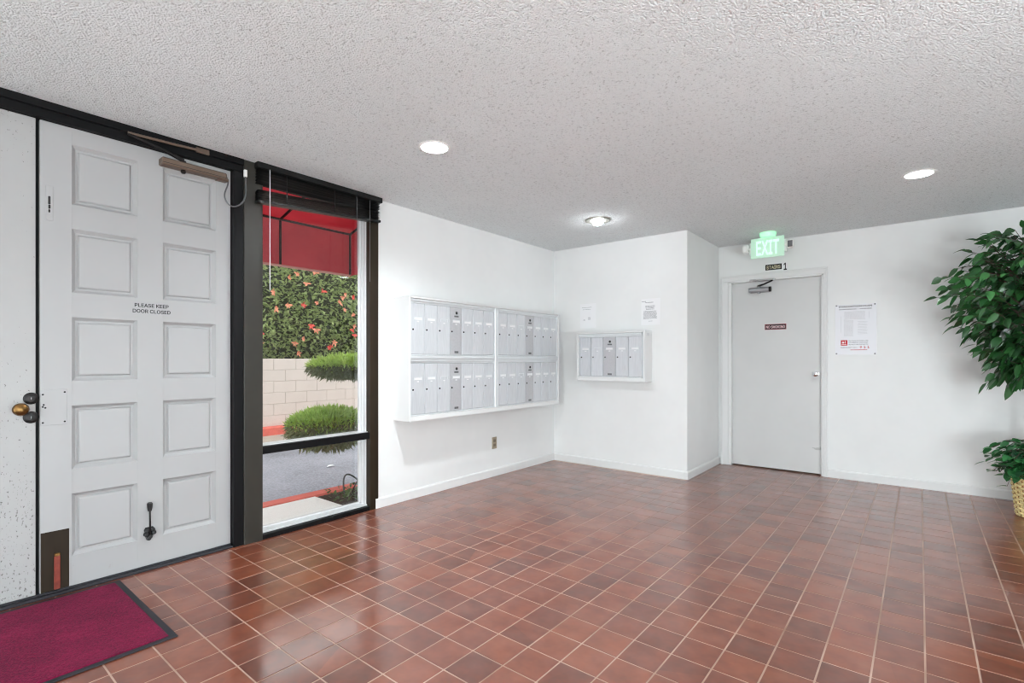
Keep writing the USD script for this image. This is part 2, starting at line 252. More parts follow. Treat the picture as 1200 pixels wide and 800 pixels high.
# ---- entrance: black header and jambs, threshold
single('trim_1', [cbox(XL - 0.12, -3.298, -0.5, 1.401, 2.333, 2.376), cbox(XL - 0.12, -3.284, -0.5, 1.401, 2.374, 2.416)], 'black_paint', 'black painted header above the double entrance door', 'door frame', kind='structure')
single('trim_2', cbox(XL - 0.12, -3.295, 1.342, 1.401, -0.004, 2.333, 0.003), 'black_paint', 'black painted jamb right of the panelled entrance door', 'door frame', kind='structure')
single('trim_3', cbox(XL - 0.12, -3.295, -0.5, -0.43, -0.004, 2.333, 0.003), 'black_paint', 'black painted jamb at the hinge side of the knobbed door leaf', 'door frame', kind='structure')
single('trim_4', [cbox(-3.40, -3.297, -0.43, 1.341, -0.003, 0.012, 0.004), cbox(-3.40, -3.325, -0.43, 1.341, 0.01, 0.019, 0.003)], 'rubber', 'dark rubber threshold strip along the foot of the entrance doors', 'threshold', kind='structure')

COLS = [(0.586, 0.858), (0.98, 1.253)]; ROWS = [(0.170, 0.484), (0.607, 0.929), (1.053, 1.375), (1.500, 1.822), (1.945, 2.246)]
DX = -3.332                                                    # face of the entrance doors
def panelled(parent, y0, y1, cols, paintname):
    z0, z1, b = 0.020, 2.331, DX - 0.042; ys = [y0] + [v for c in cols for v in c] + [y1]; fr = []
    for k in range(0, 6, 2): fr.append(cbox(b, DX, ys[k], ys[k + 1], z0, z1, 0.0015))
    zs = [z0] + [v for r in ROWS for v in r] + [z1]
    for c in cols:
        for k in range(0, 12, 2): fr.append(box(b, DX - 0.0002, c[0] - 0.001, c[1] + 0.001, zs[k], zs[k + 1]))
    part(parent, 'slab', fr, paintname, smooth=20)
    for r in ROWS:
        for c in cols:                                         # sticking, sloped shoulder and raised field
            ring = lambda d, x: [(x, c[0] + d, r[0] + d), (x, c[1] - d, r[0] + d), (x, c[1] - d, r[1] - d), (x, c[0] + d, r[1] - d)]
            v = np.array(ring(-0.002, DX - 0.002) + ring(0.015, DX - 0.020) + ring(0.024, DX - 0.021) + ring(0.031, DX - 0.011) + ring(0.036, DX - 0.010))
            f = [[q * 4 + j, q * 4 + (j + 1) % 4, q * 4 + 4 + (j + 1) % 4, q * 4 + 4 + j] for q in range(4) for j in range(4)] + [[16, 17, 18, 19]]
            part(parent, 'panel', (v, np.array(f)), paintname, smooth=False)
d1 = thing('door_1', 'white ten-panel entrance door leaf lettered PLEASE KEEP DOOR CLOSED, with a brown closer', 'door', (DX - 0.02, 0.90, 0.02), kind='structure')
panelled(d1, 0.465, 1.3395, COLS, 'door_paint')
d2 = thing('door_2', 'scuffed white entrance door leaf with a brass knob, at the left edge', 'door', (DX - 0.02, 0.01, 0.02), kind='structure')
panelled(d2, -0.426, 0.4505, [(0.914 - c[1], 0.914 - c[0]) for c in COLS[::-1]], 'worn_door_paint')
for line, z, w in (('PLEASE KEEP', 1.451, 0.160), ('DOOR CLOSED', 1.419, 0.178)):
    part(d1, 'lettering', text(line, 0.0185, ((DX, 0.927, z),) + LEFT, bold=True, width=w), 'ink', smooth=False)
# flush-bolt plate high on the left stile, lock plate in the middle, dark worn plate at the foot
fp = part(d1, 'flush_bolt_plate', [cbox(DX - 0.002, DX + 0.002, 0.486, 0.514, 1.845, 2.015, 0.001)], 'door_paint')
part(fp, 'slot', [cbox(DX, DX + 0.0045, 0.495, 0.504, 1.925, 1.965), cbox(DX, DX + 0.0045, 0.496, 0.503, 1.885, 1.90), cbox(DX, DX + 0.010, 0.496, 0.503, 1.903, 1.922)], 'black')
lp = part(d1, 'lock_plate', cbox(DX - 0.002, DX + 0.0025, 0.468, 0.566, 0.838, 1.014, 0.0012), 'door_paint')
part(lp, 'screw', [lathe([(0, 0), (0.0045, 0), (0.004, 0.0015), (0, 0.0018)], (DX + 0.002, y, z), 'x', 10) for y, z in ((0.476, 0.99), (0.557, 0.999), (0.557, 0.852), (0.476, 0.852), (0.476, 0.93), (0.485, 0.925), (0.479, 0.94))], 'dark_metal')
kp = part(d1, 'foot_plate', cbox(DX - 0.002, DX + 0.002, 0.468, 0.574, 0.021, 0.313, 0.001), 'dark_wood', label='dark worn brown plate at the foot of the door')
plain('rusty_red', lin(120, 48, 34), rough=0.5, var=0.35, vscale=25)
part(kp, 'bolt_bar', cbox(DX, DX + 0.012, 0.516, 0.540, 0.024, 0.190, 0.003), 'rusty_red', label='rusty red bolt bar')
part(kp, 'bolt_tip', cbox(DX, DX + 0.013, 0.517, 0.539, 0.188, 0.203, 0.002), 'old_brass')
# kick-down holder
dh = part(d1, 'door_holder', [tube([(DX + 0.022, 0.9105, 0.355), (DX + 0.024, 0.911, 0.27), (DX + 0.014, 0.914, 0.195)], 0.0045, 8), cbox(DX, DX + 0.006, 0.893, 0.932, 0.178, 0.232, 0.002)], 'dark_metal')
part(dh, 'rubber_tip', lathe([(0, -0.002), (0.009, 0), (0.0125, 0.022), (0.0135, 0.04), (0.010, 0.046), (0, 0.046)], (DX + 0.022, 0.9105, 0.325), 'z', 14), 'black')
part(dh, 'hinge_knuckle', [lathe([(0, -0.012), (0.010, -0.010), (0.012, 0.0), (0.010, 0.010), (0, 0.012)], (DX + 0.012, y, z), 'x', 12) for y, z in ((0.898, 0.218), (0.926, 0.218), (0.932, 0.200), (0.914, 0.180), (0.908, 0.172), (0.895, 0.196))], 'black')
# brown door closer with folding arm and armoured cable
dc = part(d1, 'door_closer', [cbox(DX, DX + 0.062, 0.957, 1.296, 2.250, 2.291, 0.006), cbox(DX, DX + 0.050, 1.245, 1.312, 2.246, 2.268, 0.006)], 'brown_enamel', label='brown surface mounted door closer')
part(dc, 'cover_seam', cbox(DX + 0.058, DX + 0.0632, 0.962, 1.290, 2.2605, 2.2635, 0.0006), 'dark_metal')
part(dc, 'adjusting_screw', lathe([(0, 0.002), (0.012, 0), (0.014, -0.012), (0.009, -0.02), (0, -0.021)], (DX + 0.034, 1.07, 2.251), 'z', 14), 'dark_metal')
part(dc, 'arm', [cbox(DX + 0.034 - 0.012, DX + 0.034 + 0.012, 1.058, 1.082, 2.29, 2.304, 0.003), tube([(DX + 0.034, 1.07, 2.306), (DX + 0.052, 0.95, 2.334), (DX + 0.068, 0.80, 2.358)], [0.012, 0.009, 0.0075], 8)], 'dark_metal')
part(dc, 'forearm', [tube([(DX + 0.068, 0.80, 2.364), (DX + 0.058, 1.0, 2.375), (DX + 0.050, 1.16, 2.386)], 0.0075, 8), cbox(DX + 0.046, DX + 0.056, 1.13, 1.20, 2.37, 2.40, 0.002)], 'brown_enamel')
cab = curve([(DX + 0.03, 1.30, 2.285), (DX + 0.045, 1.297, 2.20), (DX + 0.055, 1.285, 2.14), (DX + 0.06, 1.32, 2.098), (-3.262, 1.37, 2.12), (-3.266, 1.400, 2.18), (-3.272, 1.404, 2.28), (-3.276, 1.404, 2.335)], 44)
part(dc, 'cable', tube(cab, 0.0042, 8), 'grey_enamel', label='looped grey armoured cable')
part(dc, 'cable_clip', cbox(-3.286, -3.268, 1.395, 1.413, 2.30, 2.345, 0.002), 'white_plastic')
part(d2, 'astragal', cbox(DX - 0.060, DX - 0.030, 0.425, 0.490, 0.005, 2.35, 0.002), 'black_paint', label='dark strip added behind the meeting edges to close the bright gap')  # added strip, blocks daylight between the two leaves
# knob and two keyed cylinders on the left leaf
for z in (0.974, 0.883):
    e = part(d2, 'lock_cylinder', lathe([(0, 0.008), (0.010, 0.008), (0.020, 0.007), (0.0285, 0.003), (0.029, 0.0)], (DX, 0.434, z), 'x', 28), 'dark_metal', label='dark round keyed lock')
    part(e, 'keyhole', cbox(DX + 0.007, DX + 0.0095, 0.4325, 0.4355, z - 0.006, z + 0.006, 0.0005), 'grey_enamel')
kb = part(d2, 'knob', lathe([(0.020, 0.0), (0.016, 0.006), (0.011, 0.014), (0.012, 0.028), (0.022, 0.036), (0.0295, 0.046), (0.030, 0.056), (0.025, 0.066), (0.014, 0.072), (0, 0.074)], (DX, 0.392, 0.927), 'x', 32), 'old_brass', label='worn oval brass knob')

# ---- side window right of the door
w1 = thing('window_1', 'tall bronze framed window beside the entrance door, with a low crossbar', 'window', (-3.38, 1.93, 0.0), kind='structure')
part(w1, 'post', cbox(-3.46, -3.286, 1.401, 1.517, -0.004, HC, 0.003), 'bronze_paint', label='wide dark bronze post between door and window')
part(w1, 'jamb', cbox(-3.46, -3.292, 2.335, 2.414, -0.004, HC, 0.004), 'dark_wood', label='dark stained right jamb')
part(w1, 'head', cbox(-3.46, -3.292, 1.517, 2.335, 2.33, HC, 0.003), 'black_paint')
part(w1, 'sill', cbox(-3.46, -3.292, 1.517, 2.335, -0.004, 0.030, 0.003), 'black_paint')
part(w1, 'crossbar', cbox(-3.43, -3.292, 1.517, 2.335, 0.550, 0.599, 0.003), 'black_paint')
part(w1, 'bead', [cbox(-3.425, -3.40, 2.312, 2.336, 0.02, 2.33, 0.002), cbox(-3.40, -3.375, 2.322, 2.336, 0.02, 2.33, 0.002), cbox(-3.375, -3.34, 2.328, 2.336, 0.02, 2.33, 0.002)], 'frame_aluminium', label='pale aluminium glazing bead on the right')
part(w1, 'bead', [cbox(-3.425, -3.40, 1.517, 2.336, 0.028, 0.050, 0.002), cbox(-3.40, -3.33, 1.517, 2.336, 0.028, 0.040, 0.002)], 'frame_aluminium', label='pale aluminium glazing bead along the sill')
part(w1, 'bead', cbox(-3.425, -3.32, 1.517, 2.336, 0.598, 0.604, 0.002), 'frame_aluminium', label='pale aluminium bead on the crossbar')
for z0, z1 in ((0.045, 0.552), (0.60, 2.335)): part(w1, 'pane', box(-3.416, -3.410, 1.51, 2.33, z0, z1), 'glass', smooth=False)
# ---- raised dark venetian blind
plain('blind', lin(20, 21, 21), rough=0.38, spec=0.35, var=0.15)
bl = thing('venetian_blind', 'raised dark venetian blind bunched under the ceiling across the window top', 'blind', (-3.262, 1.93, 2.41))
BY0, BY1 = 1.462, 2.392
part(bl, 'headrail', cbox(-3.285, -3.238, BY0, BY1 + 0.02, 2.372, HC - 0.001, 0.003), 'blind')
def slat(zl, zr, tilt):
    ys = np.linspace(BY0 + 0.006, BY1 - 0.004, 5); V = []
    for y in ys:
        z = zl + (zr - zl) * (y - BY0) / (BY1 - BY0) - 0.004 * math.sin(math.pi * (y - BY0) / (BY1 - BY0))
        for u in (-0.024, 0.0, 0.024): V.append((-3.262 + u, y, z + u * tilt + 0.0035 * (1 - (u / 0.024) ** 2)))
    V = np.array(V); V2 = V - [0, 0, 0.0012]; F = []
    for k in range(4):
        for j in range(2): a = k * 3 + j; F += [[a, a + 1, a + 4, a + 3], [a + 15, a + 18, a + 19, a + 16]]
        for j, s in ((0, 1), (2, -1)): a = k * 3 + j; F.append([a, a + 3, a + 18, a + 15][::s])
    return np.vstack([V, V2]), np.array(F)
for zl, zr, t in ((2.362, 2.364, 0.25), (2.344, 2.350, 0.3), (2.326, 2.338, 0.3), (2.306, 2.326, 0.35), (2.288, 2.314, 0.3), (2.230, 2.296, 0.15), (2.222, 2.290, 0.1)): part(bl, 'slat', slat(zl, zr, t), 'blind', smooth=40)
for k in range(8): part(bl, 'slat', slat(2.216 - 0.0068 * k, 2.286 - 0.0070 * k, 0.05 * (-1) ** k), 'blind', smooth=40)
part(bl, 'bottom_rail', trimesh.convex.convex_hull(np.array([(-3.262 + sx * 0.026, y, z + dz) for sx in (-1, 1) for y, z in ((BY0 + 0.004, 2.152), (BY1, 2.218)) for dz in (0, 0.016)])), 'blind')
for y in (1.65, 2.0, 2.175): part(bl, 'ladder_cord', tube([(-3.236, y, 2.37), (-3.235, y, 2.17 + 0.066 * (y - 1.46) / 0.93)], 0.003, 6), 'blind')
part(bl, 'wand', tube([(-3.228, 1.535, 2.372), (-3.226, 1.534, 2.0), (-3.226, 1.534, 1.60)], 0.0032, 6), 'frame_aluminium', label='thin pale tilt wand')
part(bl, 'lift_cord', [tube([(-3.230, 2.178, 2.36), (-3.232, 2.179, 2.10), (-3.231, 2.178, 1.85)], 0.0018, 5), tube([(-3.231, 2.29, 2.36), (-3.234, 2.292, 2.0), (-3.232, 2.291, 1.75)], 0.002, 5)], 'grey_enamel')

# ================================================================ THINGS ON THE WALLS
mat('mailbox_metal', {'g': ('geometry', {}), 'm': ('mapping', {'scale': (1, 1, 0.12)}), 'n': ('noise_texture', {'scale': 90.0, 'detail': 3.0}), 'o': ('object_info', {}), 'i': ('math', {'math_type': 'multiply_add', 'value2': 0.35}), 'r': ('rgb_ramp', {'ramp': [(0.2, (0.54, 0.555, 0.58)), (1.0, (0.67, 0.685, 0.71))]}),
                     'b': ('bump', {'strength': 0.06, 'distance': 0.001}), 'p': ('principled_bsdf', {'roughness': 0.45, 'metallic': 0.2})},
    [('g.position', 'm.vector'), ('m.vector', 'n.vector'), ('n.fac', 'i.value3'), ('o.random', 'i.value1'), ('i.value', 'r.fac'), ('r.color', 'p.base_color'), ('n.fac', 'b.height'), ('b.normal', 'p.normal')], 'p.BSDF')
plain('master_metal', (0.52, 0.52, 0.54), rough=0.5, metal=0.3, var=0.06, vscale=60)
plain('dark_gap', (0.10, 0.10, 0.105), rough=0.7)
PITCH = 0.1423
def mailbox_unit(label, group, loc, rz, n, master, empty=(), depth=0.166):
    """A horizontal bank of n tall doors. Local x runs along the bank, -y points out of the wall; the doors' faces lie at y = -0.185."""
    t = thing('mailbox_unit', label, 'mailbox', loc, rz, group); w = 0.008 + n * PITCH + 0.008; L = dict(local=True)
    part(t, 'body', box(0, w, -0.168, -0.168 + depth, 0, 0.452), 'dark_gap', smooth=False, **L)
    part(t, 'frame', [cbox(0, 0.008, -0.190, -0.16, 0, 0.452, 0.001), cbox(w - 0.008, w, -0.190, -0.16, 0, 0.452, 0.001), cbox(0.008, w - 0.008, -0.188, -0.16, 0, 0.009, 0.001), cbox(0, w, -0.183, -0.16, 0.417, 0.434, 0.001), cbox(0, w, -0.193, -0.16, 0.433, 0.452, 0.002)], 'aluminium', **L)
    for k in range(n):
        x0, x1 = 0.008 + k * PITCH + 0.0020, 0.008 + (k + 1) * PITCH - 0.0020
        d = part(t, 'door', cbox(x0, x1, -0.185, -0.170, 0.011, 0.415, 0.0016), 'master_metal' if k == master else 'mailbox_metal', label='darker door with the master lock' if k == master else None, **L)
        xc = (x0 + x1) / 2 + 0.004
        part(d, 'lock', lathe([(0.0075, 0.0), (0.0070, 0.003), (0.0045, 0.0045), (0, 0.0045)], (x0 + 0.022, -0.185, 0.207), '-y', 12), 'dark_metal', **L)
        cs = part(d, 'card_slot', [cbox(xc - 0.040, xc + 0.040, -0.1885, -0.184, 0.303, 0.308, 0.001), cbox(xc - 0.042, xc - 0.039, -0.1878, -0.184, 0.282, 0.306, 0.001), cbox(xc + 0.039, xc + 0.042, -0.1878, -0.184, 0.282, 0.306, 0.001)], 'aluminium', **L)
        if k not in empty: part(d, 'name_card', cbox(xc - 0.038, xc + 0.038, -0.1866, -0.184, 0.285, 0.302, 0.0004), 'paper', **L)
        part(d, 'number_plate', cbox(xc - 0.010, xc + 0.010, -0.1858, -0.184, 0.267, 0.276, 0.0003), 'paper', **L)
        if k == master:
            part(d, 'master_lock', lathe([(0.0125, 0.0), (0.012, 0.003), (0.009, 0.005), (0, 0.005)], (xc + 0.004, -0.185, 0.368), '-y', 16), 'black', **L)
            part(d, 'lock_plate', cbox(xc - 0.024, xc + 0.028, -0.1862, -0.184, 0.332, 0.346, 0.0004), 'grey_enamel', **L)
            part(d, 'maker_plate', cbox(xc - 0.022, xc + 0.026, -0.1858, -0.184, 0.022, 0.040, 0.0004), 'grey_enamel', **L)
    return t
# the long white surround on the left wall
s1 = thing('mailbox_surround', 'long white box surround on the left wall holding four mailbox banks', 'mailbox surround', (XL, 3.61, 0.672))
SY0, SY1, SZ0, SZ1 = 2.562, 4.664, 0.672, 1.658
part(s1, 'side_board', cbox(XL + 0.001, XL + 0.20, SY0, SY0 + 0.014, SZ0, SZ1, 0.002), 'trim_paint'); part(s1, 'side_board', cbox(XL + 0.001, XL + 0.20, SY1 - 0.014, SY1, SZ0, SZ1, 0.002), 'trim_paint')
part(s1, 'top_board', cbox(XL + 0.001, XL + 0.202, SY0 + 0.014, SY1 - 0.014, SZ1 - 0.012, SZ1, 0.002), 'trim_paint')
part(s1, 'bottom_board', cbox(XL + 0.001, XL + 0.20, SY0 + 0.014, SY1 - 0.014, SZ0, SZ0 + 0.040, 0.002), 'trim_paint')
part(s1, 'divider', cbox(XL, XL + 0.196, 3.590, 3.632, SZ0 + 0.04, SZ1 - 0.012, 0.004), 'aluminium', label='upright aluminium bar between the banks')
part(s1, 'divider', [cbox(XL, XL + 0.198, 2.576, 3.590, 1.166, 1.192, 0.003), cbox(XL, XL + 0.198, 3.632, 4.650, 1.166, 1.192, 0.003)], 'aluminium', label='level aluminium bar between upper and lower banks')
G1 = 'banks of seven mailboxes in the long surround'
u0 = mailbox_unit('upper left bank of seven grey mailboxes in the long white surround', G1, (XL + 0.001, 2.577, 1.193), 90, 7, 3, empty=(2,))
dup(u0, (XL + 0.001, 3.634, 1.193), 'upper right bank of seven grey mailboxes in the long white surround')
dup(u0, (XL + 0.001, 2.577, 0.713), 'lower left bank of seven grey mailboxes in the long white surround')
dup(u0, (XL + 0.001, 3.634, 0.713), 'lower right bank of seven grey mailboxes in the long white surround')
# the small one
MX0, MX1, MZ0, MZ1, MD = -2.893, -2.104, 0.936, 1.447, 0.165
s2 = thing('mailbox_surround', 'small white box surround with five mailboxes on the back wall', 'mailbox surround', (-2.5, YB, MZ0))
part(s2, 'side_board', cbox(MX0, MX0 + 0.02, YB - MD, YB, MZ0, MZ1, 0.002), 'trim_paint'); part(s2, 'side_board', cbox(MX1 - 0.02, MX1, YB - MD, YB, MZ0, MZ1, 0.002), 'trim_paint')
part(s2, 'top_board', cbox(MX0 + 0.02, MX1 - 0.02, YB - MD - 0.001, YB, MZ1 - 0.016, MZ1, 0.002), 'trim_paint'); part(s2, 'bottom_board', cbox(MX0 + 0.02, MX1 - 0.02, YB - MD, YB, MZ0, MZ0 + 0.040, 0.002), 'trim_paint')
mailbox_unit('bank of five grey mailboxes in the small white surround', None, (-2.869, YB + 0.030, 0.977), 0, 5, 2, empty=(1,), depth=0.125)
part(s2, 'filler', cbox(-2.1408, MX1 - 0.0202, YB - 0.150, YB - 0.004, MZ0 + 0.041, MZ1 - 0.017, 0.002), 'aluminium')
part(s2, 'side_plate', cbox(MX1 - 0.001, MX1 + 0.002, YB - 0.125, YB - 0.075, 1.395, 1.425, 0.0006), 'frame_aluminium')
# wall outlet
o = thing('wall_outlet', 'tan metal outlet plate low on the left wall under the mailboxes', 'outlet', (XL, 3.80, 0.33))
plain('tan_metal', lin(176, 164, 144), rough=0.35, metal=0.5, var=0.1)
plain('tan_socket', lin(128, 116, 98), rough=0.4)
part(o, 'plate', cbox(XL, XL + 0.006, 3.764, 3.836, 0.272, 0.388, 0.003), 'tan_metal')
for z in (0.309, 0.352): part(o, 'socket', cbox(XL + 0.004, XL + 0.009, 3.783, 3.817, z - 0.014, z + 0.014, 0.003), 'tan_socket')
# ---- sheets of paper above the small mailbox
def lines(x0, x1, z0, z1, n, y, fill=0.55, jag=0.25, seed=1, h=None):
    r = np.random.default_rng(seed); m = []; dz = (z1 - z0) / n; c = (x0 + x1) / 2
    for k in range(n):
        w = (x1 - x0) * (1 - jag * r.random()) / 2; z = z1 - (k + 0.5) * dz; x = c - w; hh = h or dz * fill
        while x < c + w - 0.002:
            e = min(x + r.uniform(0.006, 0.022), c + w); m.append(box(x, e, y - 0.0004, y + 0.0004, z - hh / 2, z + hh / 2)); x = e + r.uniform(0.002, 0.004)
    return m
YS = YB - 0.0015
def sheet(label, cx, cz, w, h, curl):
    t = thing('paper_notice', label, 'notice', (cx, YB, cz), group=None); xs = np.linspace(cx - w / 2, cx + w / 2, 9); V = []
    for x in xs:
        o = curl * max(0, (x - cx) / (w / 2)) ** 2
        for z in (cz - h / 2, cz + h / 2): V.append((x, YS - o, z))
    V = np.array(V); V = np.vstack([V, V + [0, 0.0006, 0]]); F = []
    for k in range(8): a = 2 * k; F += [[a, a + 2, a + 3, a + 1], [a + 18, a + 19, a + 21, a + 20]]
    part(t, 'sheet', (V, np.array(F)), 'paper', smooth=40); return t
n1 = sheet('pale paper notice with a small boxed mark, above the left end of the small mailbox', -2.845, 1.641, 0.205, 0.268, 0.004)
part(n1, 'printing', lines(-2.925, -2.80, 1.70, 1.745, 2, YS - 0.001, 0.18, 0.3, 3) + lines(-2.845, -2.812, 1.597, 1.626, 4, YS - 0.0015, 0.5, 0.1, 4) + lines(-2.905, -2.88, 1.59, 1.605, 2, YS - 0.001, 0.5, 0.2, 5), 'grey_ink', smooth=False, kind='stuff')
n2 = sheet('paper notice with a dense grey text block, above the right end of the small mailbox', -2.118, 1.644, 0.205, 0.268, 0.004)
part(n2, 'printing', lines(-2.215, -2.17, 1.745, 1.756, 1, YS - 0.001, 0.6, 0, 6) + lines(-2.175, -2.09, 1.732, 1.745, 1, YS - 0.001, 0.5, 0, 7) + lines(-2.18, -2.07, 1.664, 1.71, 4, YS - 0.0015, 0.5, 0.3, 8) + lines(-2.20, -2.05, 1.572, 1.655, 9, YS - 0.0015, 0.5, 0.12, 9) + lines(-2.14, -2.10, 1.546, 1.553, 1, YS - 0.001, 0.7, 0, 10), 'grey_ink', smooth=False, kind='stuff')

# ---- stair door in the far wall
d3 = thing('door_3', 'flat white stair door with a small chrome knob, under the green exit sign', 'door', (-1.19, YF + 0.03, 0.0), kind='structure')
DY = YF + 0.030
part(d3, 'slab', cbox(-1.612, -0.762, DY, DY + 0.045, 0.012, 1.996, 0.002), 'stair_door_paint')
def casing(x0, x1, z0, z1):                                    # flat trim with a back band
    return [cbox(x0, x1, YF - 0.016, YF + 0.02, z0, z1, 0.003)]
part(d3, 'casing', [cbox(-1.720, -1.640, YF - 0.018, YF + 0.02, -0.003, 2.0125, 0.003), cbox(-1.7225, -1.700, YF - 0.026, YF, -0.003, 2.058, 0.003)], 'trim_paint')
part(d3, 'casing', [cbox(-0.745, -0.709, YF - 0.018, YF + 0.02, -0.003, 2.0125, 0.003), cbox(-0.722, -0.707, YF - 0.026, YF, -0.003, 2.058, 0.003)], 'trim_paint')
part(d3, 'casing', [cbox(-1.720, -0.709, YF - 0.0185, YF + 0.02, 2.0135, 2.074, 0.003), cbox(-1.7225, -0.707, YF - 0.0265, YF, 2.0595, 2.078, 0.003)], 'trim_paint')
part(d3, 'jamb', cbox(-1.641, -1.612, YF - 0.010, YF + 0.12, 0, 2.015, 0.002), 'trim_paint'); part(d3, 'jamb', cbox(-0.762, -0.740, YF - 0.010, YF + 0.12, 0, 2.015, 0.002), 'trim_paint')
part(d3, 'head_jamb', cbox(-1.641, -0.740, YF - 0.010, YF + 0.12, 1.997, 2.019, 0.002), 'trim_paint')
k3 = part(d3, 'knob', lathe([(0.028, 0.0), (0.027, 0.005), (0.012, 0.010), (0.011, 0.026), (0.022, 0.034), (0.027, 0.046), (0.025, 0.056), (0.015, 0.062), (0, 0.063)], (-0.812, DY, 1.016), '-y', 24), 'chrome', label='small chrome knob')
part(k3, 'keyhole', cbox(-0.8145, -0.8095, DY - 0.0645, DY - 0.062, 1.008, 1.024, 0.0005), 'black')
c3 = part(d3, 'door_closer', [tube([(-1.432, DY - 0.032, 1.902), (-1.225, DY - 0.032, 1.902)], 0.026, 18), cbox(-1.425, -1.235, DY - 0.030, DY, 1.874, 1.930, 0.004), lathe([(0, -0.045), (0.014, -0.044), (0.017, -0.03), (0.017, 0.03), (0.012, 0.036), (0, 0.036)], (-1.335, DY - 0.03, 1.905), 'z', 18)], 'silver_enamel', label='silver metal door closer')
part(c3, 'end_cap', tube([(-1.236, DY - 0.032, 1.902), (-1.216, DY - 0.032, 1.902)], 0.0275, 18), 'dark_metal')
part(c3, 'arm', tube([(-1.345, DY - 0.03, 1.942), (-1.28, DY - 0.06, 1.955), (-1.175, YF - 0.085, 1.985)], [0.010, 0.008, 0.008], 8), 'dark_metal')
part(c3, 'forearm', [tube([(-1.172, YF - 0.085, 1.992), (-1.28, YF - 0.055, 1.995), (-1.39, YF - 0.03, 2.0)], 0.009, 8), cbox(-1.42, -1.36, YF - 0.034, YF - 0.016, 1.986, 2.018, 0.003), lathe([(0, -0.012), (0.014, -0.01), (0.014, 0.01), (0, 0.012)], (-1.172, YF - 0.085, 1.988), 'z', 14)], 'chrome')
ns = thing('no_smoking_sign', 'small dark red-edged NO SMOKING sign stuck on the stair door', 'sign', (-1.18, DY, 1.505))
plain('sign_black', lin(34, 26, 28), rough=0.5); plain('sign_red', lin(150, 60, 72), rough=0.5); plain('sign_pink', lin(226, 190, 194), rough=0.6); plain('sign_beige', lin(200, 192, 160), rough=0.6)
part(ns, 'border', cbox(-1.284, -1.079, DY - 0.0022, DY - 0.0002, 1.475, 1.534, 0.0005), 'sign_red'); part(ns, 'plate', cbox(-1.279, -1.084, DY - 0.0030, DY - 0.001, 1.480, 1.529, 0.0005), 'sign_black')
part(ns, 'lettering', text('NO SMOKING', 0.027, ((-1.1815, DY - 0.0030, 1.4905),) + BACK, bold=True, width=0.178), 'sign_pink', smooth=False)
st = thing('stairs_sign', 'small black STAIRS plate above the stair door', 'sign', (-1.193, YF, 2.13))
part(st, 'plate', cbox(-1.271, -1.116, YF - 0.003, YF, 2.101, 2.160, 0.0006), 'black'); part(st, 'lettering', text('STAIRS', 0.033, ((-1.1935, YF - 0.003, 2.113),) + BACK, bold=True, width=0.132), 'sign_beige', smooth=False)
single('stair_number', text('1', 0.070, ((-1.083, YF - 0.0002, 2.090),) + BACK, depth=0.003, bold=True, width=0.030), 'ink', 'black numeral 1 on the wall right of the STAIRS plate', 'sign', smooth=False)

# ---- evacuation plan
EX0, EX1, EZ0, EZ1, EY = -0.645, -0.315, 1.208, 1.692, YF - 0.004
ev = thing('evacuation_plan', 'white EVACUATION PLAN poster held by four screws right of the stair door', 'poster', (-0.48, YF, 1.45))
part(ev, 'sheet', cbox(EX0, EX1, EY, YF - 0.0005, EZ0, EZ1, 0.0008), 'clear_sheet')
T = lambda s, h, x, z, w, m, b=False: part(ev, 'lettering', text(s, h, ((x, EY, z),) + BACK, depth=0.0006, bold=b, width=w, align='l'), m, smooth=False)
T('EVACUATION PLAN', 0.016, -0.612, 1.664, 0.262, 'ink', True)
part(ev, 'subtitle', lines(-0.612, -0.470, 1.640, 1.652, 1, EY - 0.0003, 0.8, 0, 21) + lines(-0.445, -0.352, 1.640, 1.652, 1, EY - 0.0003, 0.8, 0, 22), 'grey_ink', smooth=False, kind='stuff')
plain('plan_ink', (0.55, 0.55, 0.57), rough=0.8)
part(ev, 'floor_plan', lines(-0.575, -0.40, 1.545, 1.625, 9, EY - 0.0003, 0.35, 0.1, 23) + lines(-0.575, -0.495, 1.385, 1.54, 17, EY - 0.0003, 0.35, 0.1, 24) + lines(-0.465, -0.385, 1.40, 1.53, 11, EY - 0.0003, 0.25, 0.3, 25) + [box(-0.598, -0.596, EY - 0.0006, EY, 1.42, 1.58), box(-0.372, -0.370, EY - 0.0006, EY, 1.55, 1.62)], 'plan_ink', smooth=False, kind='stuff')
ic = part(ev, 'fire_symbol', cbox(-0.598, -0.545, EY - 0.0010, EY, 1.295, 1.348, 0.0004), 'red_ink', label='red square fire symbol')
flame = Polygon([(0, 0), (0.010, 0), (0.016, 0.008), (0.012, 0.018), (0.009, 0.013), (0.005, 0.024), (-0.002, 0.012), (-0.005, 0.005)])
fm = trimesh.creation.extrude_polygon(flame, 0.0005, engine='earcut'); fv = np.array(fm.vertices)
part(ic, 'flame', [trimesh.Trimesh(np.stack([-0.585 + fv[:, 0], EY - 0.0010 - fv[:, 2], 1.316 + fv[:, 1]], 1), fm.faces, process=False), box(-0.592, -0.551, EY - 0.0015, EY, 1.302, 1.307), box(-0.564, -0.558, EY - 0.0015, EY, 1.316, 1.340)], 'paper', smooth=False)
for s, z in (('IN CASE OF FIRE, USE', 1.336), ('STAIRWAY FOR EXIT', 1.318), ('DO NOT USE ELEVATOR', 1.300)): T(s, 0.009, -0.535, z, 0.155, 'ink')
T('EMERGENCY CALL:', 0.0085, -0.598, 1.272, 0.135, 'ink'); T('9 1 1', 0.019, -0.445, 1.268, 0.075, 'red_ink', True)
part(ev, 'small_print', lines(-0.52, -0.385, 1.248, 1.258, 1, EY - 0.0003, 0.6, 0, 27), 'red_ink', smooth=False, kind='stuff')
